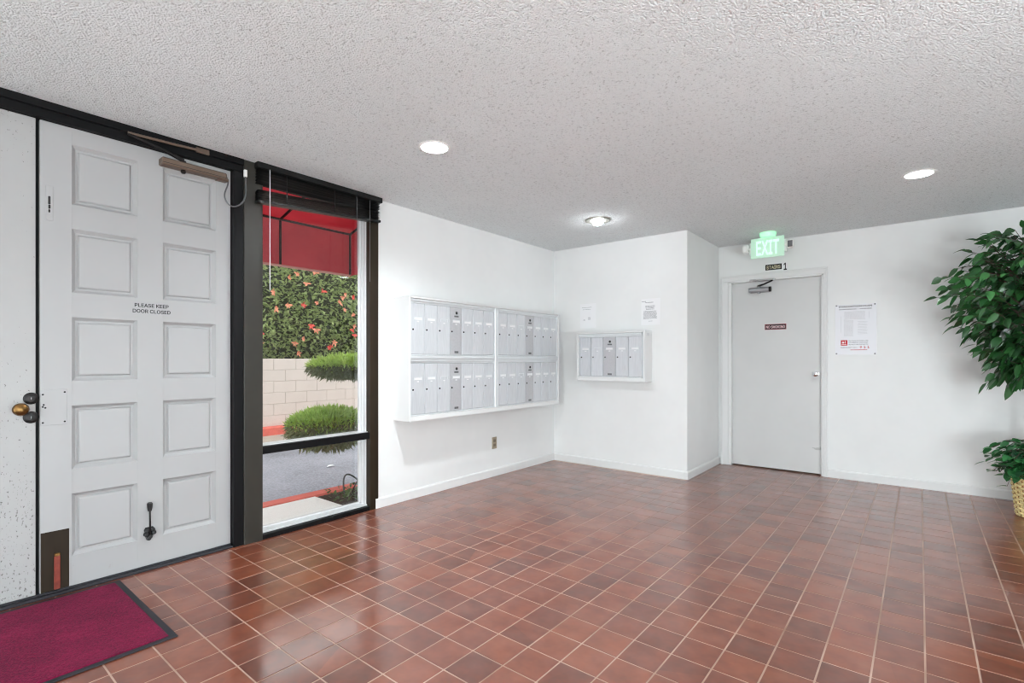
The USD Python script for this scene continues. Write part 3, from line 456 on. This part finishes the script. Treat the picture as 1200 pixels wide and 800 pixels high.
for x, z in ((-0.634, 1.684), (-0.328, 1.684), (-0.634, 1.216), (-0.328, 1.216)): part(ev, 'screw', lathe([(0.006, 0), (0.0055, 0.002), (0, 0.0028)], (x, EY, z), '-y', 12), 'dark_metal')

# ---- exit sign under the ceiling
plain('exit_housing', (0.75, 0.80, 0.76), rough=0.4)
mat('exit_plate', {'p': ('principled_bsdf', {'base_color': (0.62, 0.78, 0.68), 'roughness': 0.25, 'emission_color': (0.30, 1.0, 0.52), 'emission_strength': 0.16})}, [], 'p.BSDF')
glow('exit_letters', (0.50, 1.0, 0.68), 1.5)
mat('exit_glow', {'p': ('principled_bsdf', {'base_color': (0.6, 0.8, 0.66), 'roughness': 0.3, 'emission_color': (0.22, 1.0, 0.42), 'emission_strength': 0.6})}, [], 'p.BSDF')  # canopy glow is emission put into the material, greens the ceiling
XY = 5.45
es = thing('exit_sign', 'green lit EXIT sign with two emergency lamp heads, hung from the ceiling', 'exit sign', (-1.168, XY, HC))
part(es, 'canopy', lathe([(0.0, 0.0), (0.074, 0.0), (0.074, -0.018), (0.066, -0.046), (0.0, -0.046)][::-1], (-1.168, XY + 0.02, HC), 'z', 32), 'exit_glow', label='canopy with a green glow put into its material')
part(es, 'housing', cbox(-1.338, -1.000, XY + 0.006, XY + 0.050, 2.205, 2.330, 0.008), 'exit_housing')
part(es, 'face_plate', cbox(-1.319, -1.019, XY - 0.004, XY + 0.006, 2.166, 2.364, 0.002), 'exit_plate', label='pale green clear face plate')
part(es, 'lettering', text('EXIT', 0.135, ((-1.166, XY - 0.004, 2.196),) + BACK, depth=0.003, bold=True, width=0.205), 'exit_letters', smooth=False)
for sx, nm in ((-1, 'left'), (1, 'right')):
    cx = -1.168 + sx * 0.202; lh = part(es, 'lamp_head', [cbox(cx - 0.030, cx + 0.030, XY - 0.02, XY + 0.03, 2.232, 2.312, 0.010), cbox(min(cx, cx - sx * 0.05), max(cx, cx - sx * 0.05), XY, XY + 0.024, 2.258, 2.282, 0.004)], 'white_plastic')
    part(lh, 'lens', cbox(cx - 0.021, cx + 0.021, XY - 0.0225, XY - 0.018, 2.242, 2.302, 0.003), 'grey_enamel' if sx > 0 else 'white_plastic', label='dark square lens' if sx > 0 else None)

# ---- recessed ceiling lamps
glow('lamp_glow', LAMP_COL, LAMP); glow('bulb_glow', LAMP_COL, LAMP * 0.11); glow('dim_glow', LAMP_COL, LAMP * 0.32)
plain('lamp_trim', (0.85, 0.85, 0.84), rough=0.4); plain('lamp_reflector', (0.72, 0.72, 0.72), rough=0.25, metal=0.6); plain('pewter', lin(150, 148, 138), rough=0.3, metal=0.7)
def downlight(label, x, y, group=None, drop=False, bulb='lamp_glow'):
    t = thing('recessed_light', label, 'ceiling light', (x, y, HC), group=group); L = dict(local=True)
    if not drop:
        part(t, 'trim_ring', lathe([(0.0755, 0.058), (0.0755, 0.0), (0.077, -0.005), (0.088, -0.006), (0.094, -0.003), (0.096, 0.0005), (0.0775, 0.0005), (0.0775, 0.058)], seg=40), 'lamp_trim', **L)
        part(t, 'lamp', lathe([(0, 0.030), (0.040, 0.032), (0.0735, 0.042), (0.0735, 0.055), (0, 0.055)], seg=40), bulb, **L)
    else:
        part(t, 'trim_ring', lathe([(0.070, -0.004), (0.100, -0.010), (0.112, -0.006), (0.114, 0.001), (0.070, 0.001)][::-1], seg=40), 'pewter', **L)
        part(t, 'reflector', lathe([(0.045, -0.001), (0.048, -0.012), (0.072, -0.008), (0.072, 0.001)][::-1], seg=40), 'lamp_reflector', **L)
        part(t, 'lamp', lathe([(0, -0.048), (0.018, -0.047), (0.036, -0.040), (0.047, -0.026), (0.050, -0.012), (0.045, 0.0), (0, 0.0)], seg=32), 'bulb_glow', **L)
    return t
r1 = downlight('white rimmed recessed ceiling light nearest the entrance and window', *CANS[0], 'white rimmed recessed lights')
downlight('white rimmed recessed ceiling light on the right, before the potted tree', *CANS[1], 'white rimmed recessed lights', bulb='dim_glow')
downlight('recessed ceiling light with a grey metal rim and bulging lamp, above the small mailbox', -2.25, 4.01, drop=True)

# ---- added globe lamps out of view, fill light for the whole lobby
glow('fill_globe_glow', (0.88, 0.99, 1.03), FILL_GLOBE)
for gx_, gy_, lab in ((1.3, -2.2, 'behind the viewer'), (1.9, -0.8, 'behind the viewer on the right'), (2.0, 1.1, 'along the right wall'), (-0.9, -2.9, 'behind the viewer, toward the entrance wall')):
    t = thing('floor_lamp', f'added fill lamp, low white globe {lab}, out of view', 'floor lamp', (gx_, gy_, 0))
    gm = trimesh.creation.icosphere(3, 0.20); part(t, 'globe', trimesh.Trimesh(np.array(gm.vertices) + [gx_, gy_, 0.62], gm.faces), 'fill_globe_glow', smooth=True)
    part(t, 'pole', tube([(gx_, gy_, 0.02), (gx_, gy_, 0.43)], 0.011, 10), 'pewter'); part(t, 'base', lathe([(0, 0.0015), (0.13, 0.0015), (0.13, 0.012), (0.03, 0.026), (0, 0.026)], (gx_, gy_, 0), 'z', 28), 'pewter')

# ================================================================ DOORMAT, PLANTS
mat('carpet', {'g': ('geometry', {}), 'n': ('noise_texture', {'scale': 150.0, 'detail': 3.0, 'roughness': 0.7}), 'n3': ('noise_texture', {'scale': 5.0, 'detail': 5.0, 'roughness': 0.7}), 'a': ('math', {'math_type': 'multiply_add', 'value2': 0.5}), 's': ('math', {'math_type': 'multiply_add', 'value2': 0.9, 'value3': -0.2}),
               'r': ('rgb_ramp', {'ramp': [(0.25, lin(54, 6, 25)), (0.5, lin(98, 12, 44)), (0.78, lin(138, 25, 66))]}), 'b': ('bump', {'strength': 0.9, 'distance': 0.004}), 'p': ('principled_bsdf', {'roughness': 0.95, 'specular_ior_level': 0.1, 'sheen_weight': 0.15, 'sheen_tint': (0.9, 0.3, 0.5)})},
    [('g.position', 'n.vector'), ('g.position', 'n3.vector'), ('n.fac', 's.value1'), ('n3.fac', 'a.value1'), ('s.value', 'a.value3'), ('a.value', 'r.fac'), ('r.color', 'p.base_color'), ('n.fac', 'b.height'), ('b.normal', 'p.normal')], 'p.BSDF')
MA = (-3.268, -2.417, -0.62, 0.766)
dm = thing('doormat', 'maroon entrance mat with a dark rubber border before the doors', 'doormat', ((MA[0] + MA[1]) / 2, (MA[2] + MA[3]) / 2, 0.0))
part(dm, 'border', cbox(*MA, 0.0012, 0.0055, 0.0025), 'rubber')
gx, gy = np.meshgrid(np.linspace(MA[0] + 0.024, MA[1] - 0.024, 120), np.linspace(MA[2] + 0.024, MA[3] - 0.024, 190), indexing='ij')
gz = 0.0085 + 0.0016 * np.random.default_rng(3).random(gx.shape); gz[[0, -1], :] = 0.004; gz[:, [0, -1]] = 0.004
i, j = np.meshgrid(np.arange(119), np.arange(189), indexing='ij'); q = np.stack([i * 190 + j, (i + 1) * 190 + j, (i + 1) * 190 + j + 1, i * 190 + j + 1], -1).reshape(-1, 4)
part(dm, 'carpet', (np.stack([gx, gy, gz], -1).reshape(-1, 3), q), 'carpet', smooth=True)

# ---- wicker basket
BX, BYY = 0.715, 5.315
plain('wicker', lin(236, 208, 150), rough=0.6, var=0.35, vscale=40); plain('wicker_dark', lin(150, 108, 60), rough=0.7, var=0.3, vscale=30); plain('soil', lin(52, 40, 30), rough=0.95, var=0.4, vscale=60, bump=0.5, bscale=80)
bk = thing('wicker_basket', 'woven straw coloured basket holding the potted tree in the right corner', 'basket', (BX, BYY, 0.0))
def ring_strand(z, r, ph, nw=26):
    g = np.linspace(0, 2 * np.pi, 105); rr = r + 0.0045 * np.cos(nw / 2 * g + ph); return tube(np.stack([BX + rr * np.cos(g), BYY + rr * np.sin(g), np.full_like(g, z)], 1), 0.0098, 6, caps=False)
RB = lambda z: 0.148 + 0.035 * (z / 0.33)
part(bk, 'weave', [ring_strand(0.012 + 0.0172 * k, RB(0.017 * k), np.pi * (k % 2)) for k in range(18)], 'wicker', kind='stuff')
part(bk, 'stake', [tube([(BX + RB(0) * math.cos(a), BYY + RB(0) * math.sin(a), 0.003), (BX + RB(.33) * math.cos(a), BYY + RB(.33) * math.sin(a), 0.32)], 0.006, 5) for a in np.arange(26) * 2 * np.pi / 26], 'wicker_dark', kind='stuff')
g = np.linspace(0, 2 * np.pi, 105); part(bk, 'rim', [tube(np.stack([BX + (0.186 + 0.006 * np.cos(20 * g + p)) * np.cos(g), BYY + (0.186 + 0.006 * np.cos(20 * g + p)) * np.sin(g), 0.326 + 0.006 * np.sin(20 * g + p)], 1), 0.010, 6, caps=False) for p in (0, np.pi)], 'wicker')
part(bk, 'soil', lathe([(0, 0.285), (0.165, 0.280), (0.140, 0.006), (0, 0.004)], (BX, BYY, 0), 'z', 28), 'soil')
# ---- ficus
leafmat('ficus_leaf', lin(10, 32, 24), lin(56, 116, 56), rough=0.30, trans=0.18, spec=0.8); leafmat('ivy_leaf', lin(16, 52, 34), lin(72, 150, 84), rough=0.35, trans=0.15); plain('bark', lin(92, 66, 44), rough=0.8, var=0.3, vscale=40, stretch=(1, 1, 0.3)); plain('twig', lin(70, 44, 44), rough=0.7)
def leaf(at, d, up, L, Wd, droop=0.35, fold=0.22, n=4, blunt=False):
    d = d / np.linalg.norm(d); s = np.cross(d, up); s /= np.linalg.norm(s) + 1e-9; u = np.cross(s, d); V = []
    for k in range(n + 1):
        t = k / n; w = Wd / 2 * (math.sin(math.pi * t ** 0.8) ** (0.55 if blunt else 0.85) if 0 < t < 1 else 0.02); c = at + d * L * t - np.array([0, 0, 1.0]) * droop * L * t * t
        V += [c - s * w + u * w * fold, c, c + s * w + u * w * fold]
    F = []
    for k in range(n): a = 3 * k; F += [[a, a + 1, a + 4, a + 3], [a + 1, a + 2, a + 5, a + 4]]
    return np.array(V), np.array(F)
prof = np.array([(0.90, 0.50), (1.0, 0.43), (1.15, 0.42), (1.28, 0.37), (1.40, 0.27), (1.50, 0.15), (1.62, 0.14), (1.75, 0.10), (1.85, 0.20), (1.95, 0.26), (2.05, 0.33), (2.14, 0.48)])
rad = lambda z: (0.80 - np.interp(z, prof[:, 0], prof[:, 1])) * 1.0
fr = np.random.default_rng(21); TX, TY = BX + 0.03, BYY
fi = thing('ficus_tree', 'tall artificial ficus with glossy dark green leaves, in the right corner', 'potted tree', (TX, TY, 0.28))
part(fi, 'trunk', [tube(curve([(TX + a, TY + b, 0.27), (TX + a * 0.2 + 0.02, TY + b * 0.2, 0.7), (TX - a * 0.5, TY - b * 0.5, 1.15), (TX + a * 0.4, TY + b * 0.6, 1.6)], 12), np.linspace(0.013, 0.007, 12), 8) for a, b in ((0.03, 0.02), (-0.03, 0.01), (0.0, -0.035))], 'bark')
leaves, twigs = [], []
for k in range(215):
    z = fr.uniform(0.95, 2.12); a = fr.uniform(0, 2 * np.pi)
    if fr.random() < 0.45: a = fr.uniform(2.2, 4.3)            # denser towards the room
    R = rad(z) * fr.uniform(0.62, 1.0); dirv = np.array([math.cos(a), math.sin(a), 0])
    tip = np.array([TX + R * dirv[0], TY + R * dirv[1], z])
    if tip[1] > YF - 0.07: tip[1] = YF - 0.07
    z0 = min(max(z * 0.72 + fr.uniform(-0.05, 0.3), 0.95), 1.72); root = np.array([TX, TY, z0]) + dirv * 0.04; mid = (root + tip) / 2 + [0, 0, fr.uniform(0.05, 0.16)]
    c = curve([root, mid, tip], 9); twigs.append(tube(c, np.linspace(0.0045, 0.0015, 9), 4, caps=False)); nl = fr.integers(7, 11)
    for q in range(nl):
        t = 0.35 + 0.65 * q / (nl - 1); p = np.array([np.interp(t, np.linspace(0, 1, 9), c[:, m]) for m in range(3)]); along = c[-1] - c[5]; along /= np.linalg.norm(along); side = np.cross(along, [0, 0, 1.0]) * (1 if q % 2 else -1)
        dv = along * fr.uniform(0.5, 1.0) + side * fr.uniform(0.3, 0.9) * (q < nl - 1) + np.array([0, 0, fr.uniform(-0.85, 0.1)])
        v, f = leaf(p, dv, np.array([0, 0, 1.0]) + fr.normal(0, 0.75, 3), fr.uniform(0.070, 0.098), fr.uniform(0.042, 0.056), droop=fr.uniform(0.1, 0.6))
        if v[:, 1].max() < YF - 0.005 and v[:, 2].max() < HC - 0.02: leaves.append((v, f))
part(fi, 'branch', twigs, 'twig', kind='stuff')
def rank(v): u, w, d = seen(v.mean(0)); return d if (u < 1206 and 0 < w < 800) else 1e3 + d
leaves.sort(key=lambda l: rank(l[0]))
for v, f in leaves[:300]: part(fi, 'leaf', (v, f), 'ficus_leaf', smooth=True)
part(fi, 'leaf_mass', [trimesh.Trimesh(*arr(l), process=False) for l in leaves[300:]], 'ficus_leaf', smooth=True, kind='stuff')
# ---- low trailing plant spilling over the basket
iv = thing('trailing_plant', 'low bushy green plant spilling over the rim of the wicker basket', 'potted plant', (BX, BYY, 0.28))
ivl, ivs = [], []
for k in range(84):
    a = fr.uniform(0, 2 * np.pi) if k > 46 else fr.uniform(2.4, 4.6); R = fr.uniform(0.15, 0.30) if k else 0.335; dirv = np.array([math.cos(a), math.sin(a), 0]) if k else np.array([-0.97, -0.2, 0]); zt = fr.uniform(0.26, 0.52) - 0.25 * max(0, R - 0.2); zt = zt if k else 0.385
    c = curve([(BX + 0.03 * dirv[0], BYY + 0.03 * dirv[1], 0.28), (BX + 0.6 * R * dirv[0], BYY + 0.6 * R * dirv[1], max(zt, 0.33) + 0.06), (BX + R * dirv[0], BYY + R * dirv[1], max(zt, 0.355 if R < 0.22 else 0.24))], 8); ivs.append(tube(c, 0.0018, 4, caps=False))
    for q in range(6):
        t = 0.35 + 0.65 * q / 5; p = np.array([np.interp(t, np.linspace(0, 1, 8), c[:, m]) for m in range(3)]); dv = dirv * fr.uniform(0.2, 1) + fr.normal(0, 0.5, 3) * [1, 1, 0.5]
        v, f = leaf(p, dv, np.array([0, 0, 1.0]) + fr.normal(0, 0.3, 3), fr.uniform(0.050, 0.072), fr.uniform(0.045, 0.060), droop=0.3, fold=0.12, blunt=True)
        if v[:, 1].max() < YF - 0.02: ivl.append((v, f))
part(iv, 'stem', ivs, 'twig', kind='stuff'); ivl.sort(key=lambda l: rank(l[0]))
for v, f in ivl[:120]: part(iv, 'leaf', (v, f), 'ivy_leaf', smooth=True)
part(iv, 'leaf_mass', [trimesh.Trimesh(*arr(l), process=False) for l in ivl[120:]], 'ivy_leaf', smooth=True, kind='stuff')

# ================================================================ OUTSIDE
mat('asphalt', {'g': ('geometry', {}), 'n': ('noise_texture', {'scale': 42.0, 'detail': 5.0, 'roughness': 0.7}), 'n2': ('noise_texture', {'scale': 1.1, 'detail': 4.0}), 'a': ('math', {'math_type': 'multiply_add', 'value2': 0.6}), 'h': ('math', {'math_type': 'multiply', 'value2': 0.4}), 'r': ('rgb_ramp', {'ramp': [(0.3, lin(84, 84, 92)), (0.7, lin(158, 158, 168))]}), 'b': ('bump', {'strength': 0.5, 'distance': 0.004}), 'p': ('principled_bsdf', {'roughness': 0.85})},
    [('g.position', 'n.vector'), ('g.position', 'n2.vector'), ('n2.fac', 'h.value1'), ('n.fac', 'a.value1'), ('h.value', 'a.value3'), ('a.value', 'r.fac'), ('r.color', 'p.base_color'), ('n.fac', 'b.height'), ('b.normal', 'p.normal')], 'p.BSDF')
plain('concrete', lin(194, 194, 193), rough=0.85, var=0.06, vscale=6, bump=0.3, bscale=120); plain('gutter', lin(172, 160, 150), rough=0.85, var=0.12, vscale=5); plain('curb_red', lin(214, 108, 96), rough=0.8, var=0.14, vscale=7, bump=0.3)
plain('pale_concrete', lin(232, 231, 228), rough=0.85, var=0.03, vscale=6, bump=0.3, bscale=120); plain('block_pink', lin(212, 203, 198), rough=0.9, var=0.035, vscale=2.5, bump=0.4, bscale=90); plain('mortar', lin(205, 194, 188), rough=0.95)
S = lambda name, m, ma, label, cat, **k: single(name, m, ma, label, cat, smooth=False, kind='structure', **k)
S('asphalt_drive', box(-8.64, -4.20, -14, 26, -0.40, -0.15), 'asphalt', 'grey asphalt drive outside the window', 'driveway')
S('gutter_strip', box(-8.64, -7.35, -14, 26, -0.16, -0.143), 'gutter', 'pale tan gutter strip along the far curb', 'gutter')
S('entrance_slab', box(-4.03, XL - 0.15, -3.0, 2.30, -0.30, -0.012), 'pale_concrete', 'pale concrete slab outside the entrance', 'slab')
S('front_pavement', [box(XL - 0.15, 18, -18, YR - 0.1, -0.30, -0.03), box(XR + 0.1, 18, YR - 0.1, 20, -0.30, -0.03)], 'concrete', 'added pale concrete ground out of view, bouncing daylight into the added window', 'pavement')  # added ground out of view, throws daylight upward
def kerb(x0, x1, y0, y1, z1): return cbox(x0, x1, y0, y1, -0.25, z1, 0.02)
c1 = S('near_curb', kerb(-4.20, -4.03, -14, 26, -0.008), 'curb_red', 'red painted curb beside the entrance slab', 'curb')
c2 = S('far_curb', kerb(-8.80, -8.64, -14, 26, 0.0), 'curb_red', 'red painted curb at the foot of the block wall', 'curb')
S('planting_bed', [box(-4.03, XL - 0.15, 2.30, 14, -0.30, -0.02), box(-30, -8.80, -14, 26, -0.30, -0.03)], 'soil', 'dark soil of the planting beds', 'soil')
bw = single('block_wall', box(-9.0, -8.815, -2, 14, -0.05, 1.175), 'mortar', 'pale pink concrete block wall across the drive', 'garden wall', smooth=False, kind='structure')
wr = np.random.default_rng(5)
def wblock(y0, y1, z0, z1):
    d = wr.uniform(0, 0.003); return cbox(-8.815 - 0.01, -8.80 + d, y0 + 0.0018, y1 - 0.0018, z0 + 0.0018, z1 - 0.0018, 0.003)
far_blocks = []
for r in range(6):
    for k in range(-6, 34):
        y0 = k * 0.405 + (0.2 if r % 2 else 0); z0 = -0.02 + r * 0.199
        if 3.3 < y0 < 7.0: part(bw, 'block', wblock(y0, y0 + 0.405, z0, z0 + 0.199), 'block_pink', smooth=False)
        elif -1.9 < y0 < 13.4: far_blocks.append(wblock(y0, y0 + 0.405, z0, z0 + 0.199))
part(bw, 'block_field', far_blocks, 'block_pink', smooth=False, kind='stuff')
# ---- flowering hedge above the wall
leafmat('hedge_leaf', lin(72, 104, 52), lin(216, 230, 164), rough=0.35, trans=0.35); plain('hedge_twig', lin(58, 62, 42), rough=0.9, var=0.3, vscale=20)
he = thing('flowering_hedge', 'tall green hedge with orange-red flowers above the pale block wall', 'hedge', (-9.4, 6.0, 0.0))
hr = np.random.default_rng(11); HN = 17000
def bulk_leaves(C, D, U, L, Wd):
    """Many leaves at once: 2 quads each, folded on the midrib."""
    D = D / np.linalg.norm(D, axis=1, keepdims=True); Sv = np.cross(D, U); Sv /= np.linalg.norm(Sv, axis=1, keepdims=True) + 1e-9; N = np.cross(Sv, D); l, w = L[:, None], Wd[:, None] / 2
    P = [C, C + D * l * 0.45 - Sv * w + N * w * 0.3, C + D * l, C + D * l * 0.45 + Sv * w + N * w * 0.3, C + D * l * 0.5]
    V = np.stack(P, 1).reshape(-1, 3); b = np.arange(len(C))[:, None] * 5; F = np.vstack([b + [0, 1, 4], b + [1, 2, 4], b + [0, 4, 3], b + [4, 2, 3]]); return trimesh.Trimesh(V, F, process=False)
hy = hr.uniform(2.0, 11.0, HN); hz = 1.12 + 2.5 * hr.random(HN); dep = hr.random(HN) ** 1.6 * 0.55
lump = 0.22 * np.sin(hy * 2.1 + 1.3 * np.sin(hz * 1.7)) * np.cos(hz * 2.4 + hy * 0.7)
hx = -8.93 + 0.16 * np.clip((hz - 1.15) / 0.4, -0.2, 1) + lump * 0.6 - dep; C = np.stack([hx, hy, hz], 1)
part(he, 'foliage', bulk_leaves(C, np.stack([0.9 + hr.normal(0, 0.5, HN), hr.normal(0, 0.8, HN), hr.normal(-0.1, 0.7, HN)], 1), np.array([0, 0, 1.0]) + hr.normal(0, 0.5, (HN, 3)), hr.uniform(0.06, 0.13, HN), hr.uniform(0.035, 0.065, HN)), 'hedge_leaf', smooth=False, kind='stuff')
part(he, 'branch', [tube(curve([(-9.5, y, 0.0), (-9.45, y + hr.uniform(-.2, .2), 1.2), (-9.35, y + hr.uniform(-.4, .4), 2.2), (-9.3, y + hr.uniform(-.5, .5), 3.3)], 8), np.linspace(0.03, 0.012, 8), 6) for y in np.arange(2.2, 11, 0.35)] + [box(-9.75, -9.65, 1.8, 11.2, 1.0, 3.6)], 'hedge_twig', kind='stuff')
plain('petal_red', lin(214, 78, 66), rough=0.5, var=0.15); plain('petal_orange', lin(222, 142, 112), rough=0.5, var=0.15)
for k in range(90):
    y, z = hr.uniform(3.2, 8.2), 1.12 + hr.random() ** 1.0 * 2.0; lumpk = 0.22 * math.sin(y * 2.1 + 1.3 * math.sin(z * 1.7)) * math.cos(z * 2.4 + y * 0.7); at = np.array([-8.93 + 0.16 * np.clip((z - 1.15) / 0.4, 0, 1) + lumpk * 0.6 + 0.05, y, z]); ms = []
    for q in range(5):
        a = q * 2 * np.pi / 5 + hr.uniform(0, 0.5); ms.append(trimesh.Trimesh(*arr(leaf(at, np.array([hr.uniform(0.1, 0.9), math.cos(a), math.sin(a) - 0.2]), np.array([1.0, 0, 0.2]), hr.uniform(0.03, 0.10), hr.uniform(0.02, 0.05), droop=0.2, n=3, blunt=True)), process=False))
    part(he, 'flower', ms, 'petal_red' if k % 3 == 0 else 'petal_orange', smooth=True)
# ---- cloud-pruned juniper with two pads
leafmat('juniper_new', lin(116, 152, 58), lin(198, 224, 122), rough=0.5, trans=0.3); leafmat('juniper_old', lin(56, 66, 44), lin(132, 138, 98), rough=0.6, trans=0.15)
to = thing('juniper_topiary', 'cloud pruned juniper with flat green pads, outside the window', 'topiary', (-3.93, 3.12, -0.02))
part(to, 'trunk', tube(curve([(-3.93, 3.12, -0.05), (-3.98, 3.2, 0.4), (-3.92, 3.1, 0.8), (-4.05, 3.22, 1.3), (-4.1, 3.2, 1.6)], 16), np.linspace(0.05, 0.03, 16), 8), 'bark')
for P in ([(-3.98, 3.2, 0.30), (-4.2, 3.0, 0.33), (-4.42, 2.75, 0.42)], [(-3.95, 3.14, 0.75), (-4.25, 3.02, 0.95), (-4.42, 2.9, 1.06)]): part(to, 'branch', tube(curve(P, 8), np.linspace(0.022, 0.012, 8), 7), 'bark')
def pad(cx, cy, cz, rx, ry, top, bot, n, name):
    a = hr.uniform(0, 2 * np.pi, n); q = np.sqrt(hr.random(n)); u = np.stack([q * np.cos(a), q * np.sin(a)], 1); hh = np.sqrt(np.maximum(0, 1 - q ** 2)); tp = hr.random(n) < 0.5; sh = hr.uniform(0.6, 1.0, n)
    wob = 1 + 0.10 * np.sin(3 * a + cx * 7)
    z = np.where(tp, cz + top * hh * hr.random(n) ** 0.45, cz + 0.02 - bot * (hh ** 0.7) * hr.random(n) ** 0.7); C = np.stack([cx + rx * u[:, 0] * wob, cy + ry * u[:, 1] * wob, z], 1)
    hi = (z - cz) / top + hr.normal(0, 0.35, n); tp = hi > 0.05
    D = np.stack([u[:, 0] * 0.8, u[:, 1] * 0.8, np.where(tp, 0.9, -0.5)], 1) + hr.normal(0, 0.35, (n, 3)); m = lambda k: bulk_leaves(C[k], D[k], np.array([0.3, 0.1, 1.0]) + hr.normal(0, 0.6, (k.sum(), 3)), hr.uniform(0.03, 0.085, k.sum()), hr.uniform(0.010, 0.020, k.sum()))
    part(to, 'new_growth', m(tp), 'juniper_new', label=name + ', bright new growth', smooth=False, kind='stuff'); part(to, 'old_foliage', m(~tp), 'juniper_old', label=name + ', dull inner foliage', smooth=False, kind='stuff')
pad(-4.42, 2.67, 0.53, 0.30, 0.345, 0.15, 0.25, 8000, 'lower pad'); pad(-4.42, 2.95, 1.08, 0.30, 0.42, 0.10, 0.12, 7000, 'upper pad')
# ---- bed planting and looped drip hose
leafmat('bed_leaf', lin(70, 96, 56), lin(150, 176, 110), rough=0.5, trans=0.2)
gn = 900; gc = np.stack([hr.uniform(-4.0, -3.5, gn), hr.uniform(2.36, 4.2, gn), hr.uniform(-0.015, 0.05, gn)], 1)
single('ground_cover', bulk_leaves(gc, hr.normal(0, 1, (gn, 3)) * [1, 1, 0.4] + [0, 0, 0.3], np.array([0, 0, 1.0]) + hr.normal(0, 0.3, (gn, 3)), hr.uniform(0.03, 0.06, gn), hr.uniform(0.02, 0.04, gn)), 'bed_leaf', 'sparse low green plants on the soil beside the entrance slab', 'ground cover', smooth=False, kind='stuff')
single('drip_hose', [tube(curve(P, 20), 0.007, 6) for P in ([(-3.75, 2.42, -0.01), (-3.85, 2.46, 0.10), (-3.92, 2.54, 0.15), (-3.92, 2.63, 0.10), (-3.88, 2.68, -0.01)], [(-3.80, 2.50, -0.01), (-3.85, 2.60, 0.09), (-3.88, 2.70, 0.12), (-3.88, 2.80, 0.06), (-3.86, 2.86, -0.01)])], 'black', 'black drip hose looping out of the planting bed', 'hose')
single('scrap_of_litter', [trimesh.Trimesh(*arr(leaf(np.array([-5.6, 3.35, -0.143]), np.array([0.3, 1, 0.05]), np.array([0, 0, 1.0]), 0.10, 0.06, droop=0, fold=0.4)), process=False)], 'paper', 'small white scrap lying on the asphalt drive', 'litter', smooth=True)
# ---- red awning over the entrance
mat('awning_cloth', {'g': ('geometry', {}), 'n': ('noise_texture', {'scale': 3.0, 'detail': 3.0}), 'r': ('rgb_ramp', {'ramp': [(0.3, lin(186, 78, 90)), (0.7, lin(204, 92, 104))]}), 'p': ('principled_bsdf', {'roughness': 0.8}), 't': ('translucent_bsdf', {}), 'x': ('mix_closure', {'fac': 0.55})},
    [('g.position', 'n.vector'), ('n.fac', 'r.fac'), ('r.color', 'p.base_color'), ('r.color', 't.color'), ('p.BSDF', 'x.closure1'), ('t.BSDF', 'x.closure2')], 'x.closure')
aw = thing('awning', 'red cloth awning on dark tubes over the entrance, seen through the window', 'awning', (-4.2, 1.0, 2.1))
AX, AY0, AY1, AZ0, AZ1, AB = -4.90, -2.28, 3.215, 2.085, 2.548, 2.96
part(aw, 'valance', box(AX - 0.004, AX, AY0, AY1, AZ0, AZ1), 'awning_cloth', smooth=False)
rf = np.array([(AX, AY0, AZ1), (AX, AY1, AZ1), (XL - 0.15, AY1, AB), (XL - 0.15, AY0, AB)]); part(aw, 'roof_cloth', (np.vstack([rf, rf + [0, 0, 0.004]]), np.array([[0, 1, 2, 3], [7, 6, 5, 4]])), 'awning_cloth', smooth=False)
for y in (AY0, AY1):
    sd = np.array([(AX, y, AZ0), (AX, y, AZ1), (XL - 0.15, y, AB), (XL - 0.15, y, AZ0)]); part(aw, 'side_cloth', (np.vstack([sd, sd + [0, 0.004, 0]]), np.array([[0, 1, 2, 3], [7, 6, 5, 4]])), 'awning_cloth', smooth=False)
for y in np.arange(AY1, AY0 - 0.1, -0.779): part(aw, 'rib', tube([(AX + 0.016, y - 0.012, AZ0 + 0.01), (AX + 0.016, y - 0.012, AZ1 - 0.012), (XL - 0.16, y - 0.012, AB - 0.02)], 0.013, 6), 'dark_metal')
part(aw, 'crossbar', tube([(AX + 0.016, AY0, AZ1 - 0.012), (AX + 0.016, AY1, AZ1 - 0.012)], 0.012, 6), 'dark_metal')
plain('hem_cloth', lin(206, 160, 150), rough=0.9)
part(aw, 'hem', cbox(AX - 0.006, AX + 0.006, AY0, AY1, AZ0 - 0.012, AZ0 + 0.012, 0.003), 'hem_cloth', label='pale frayed hem')
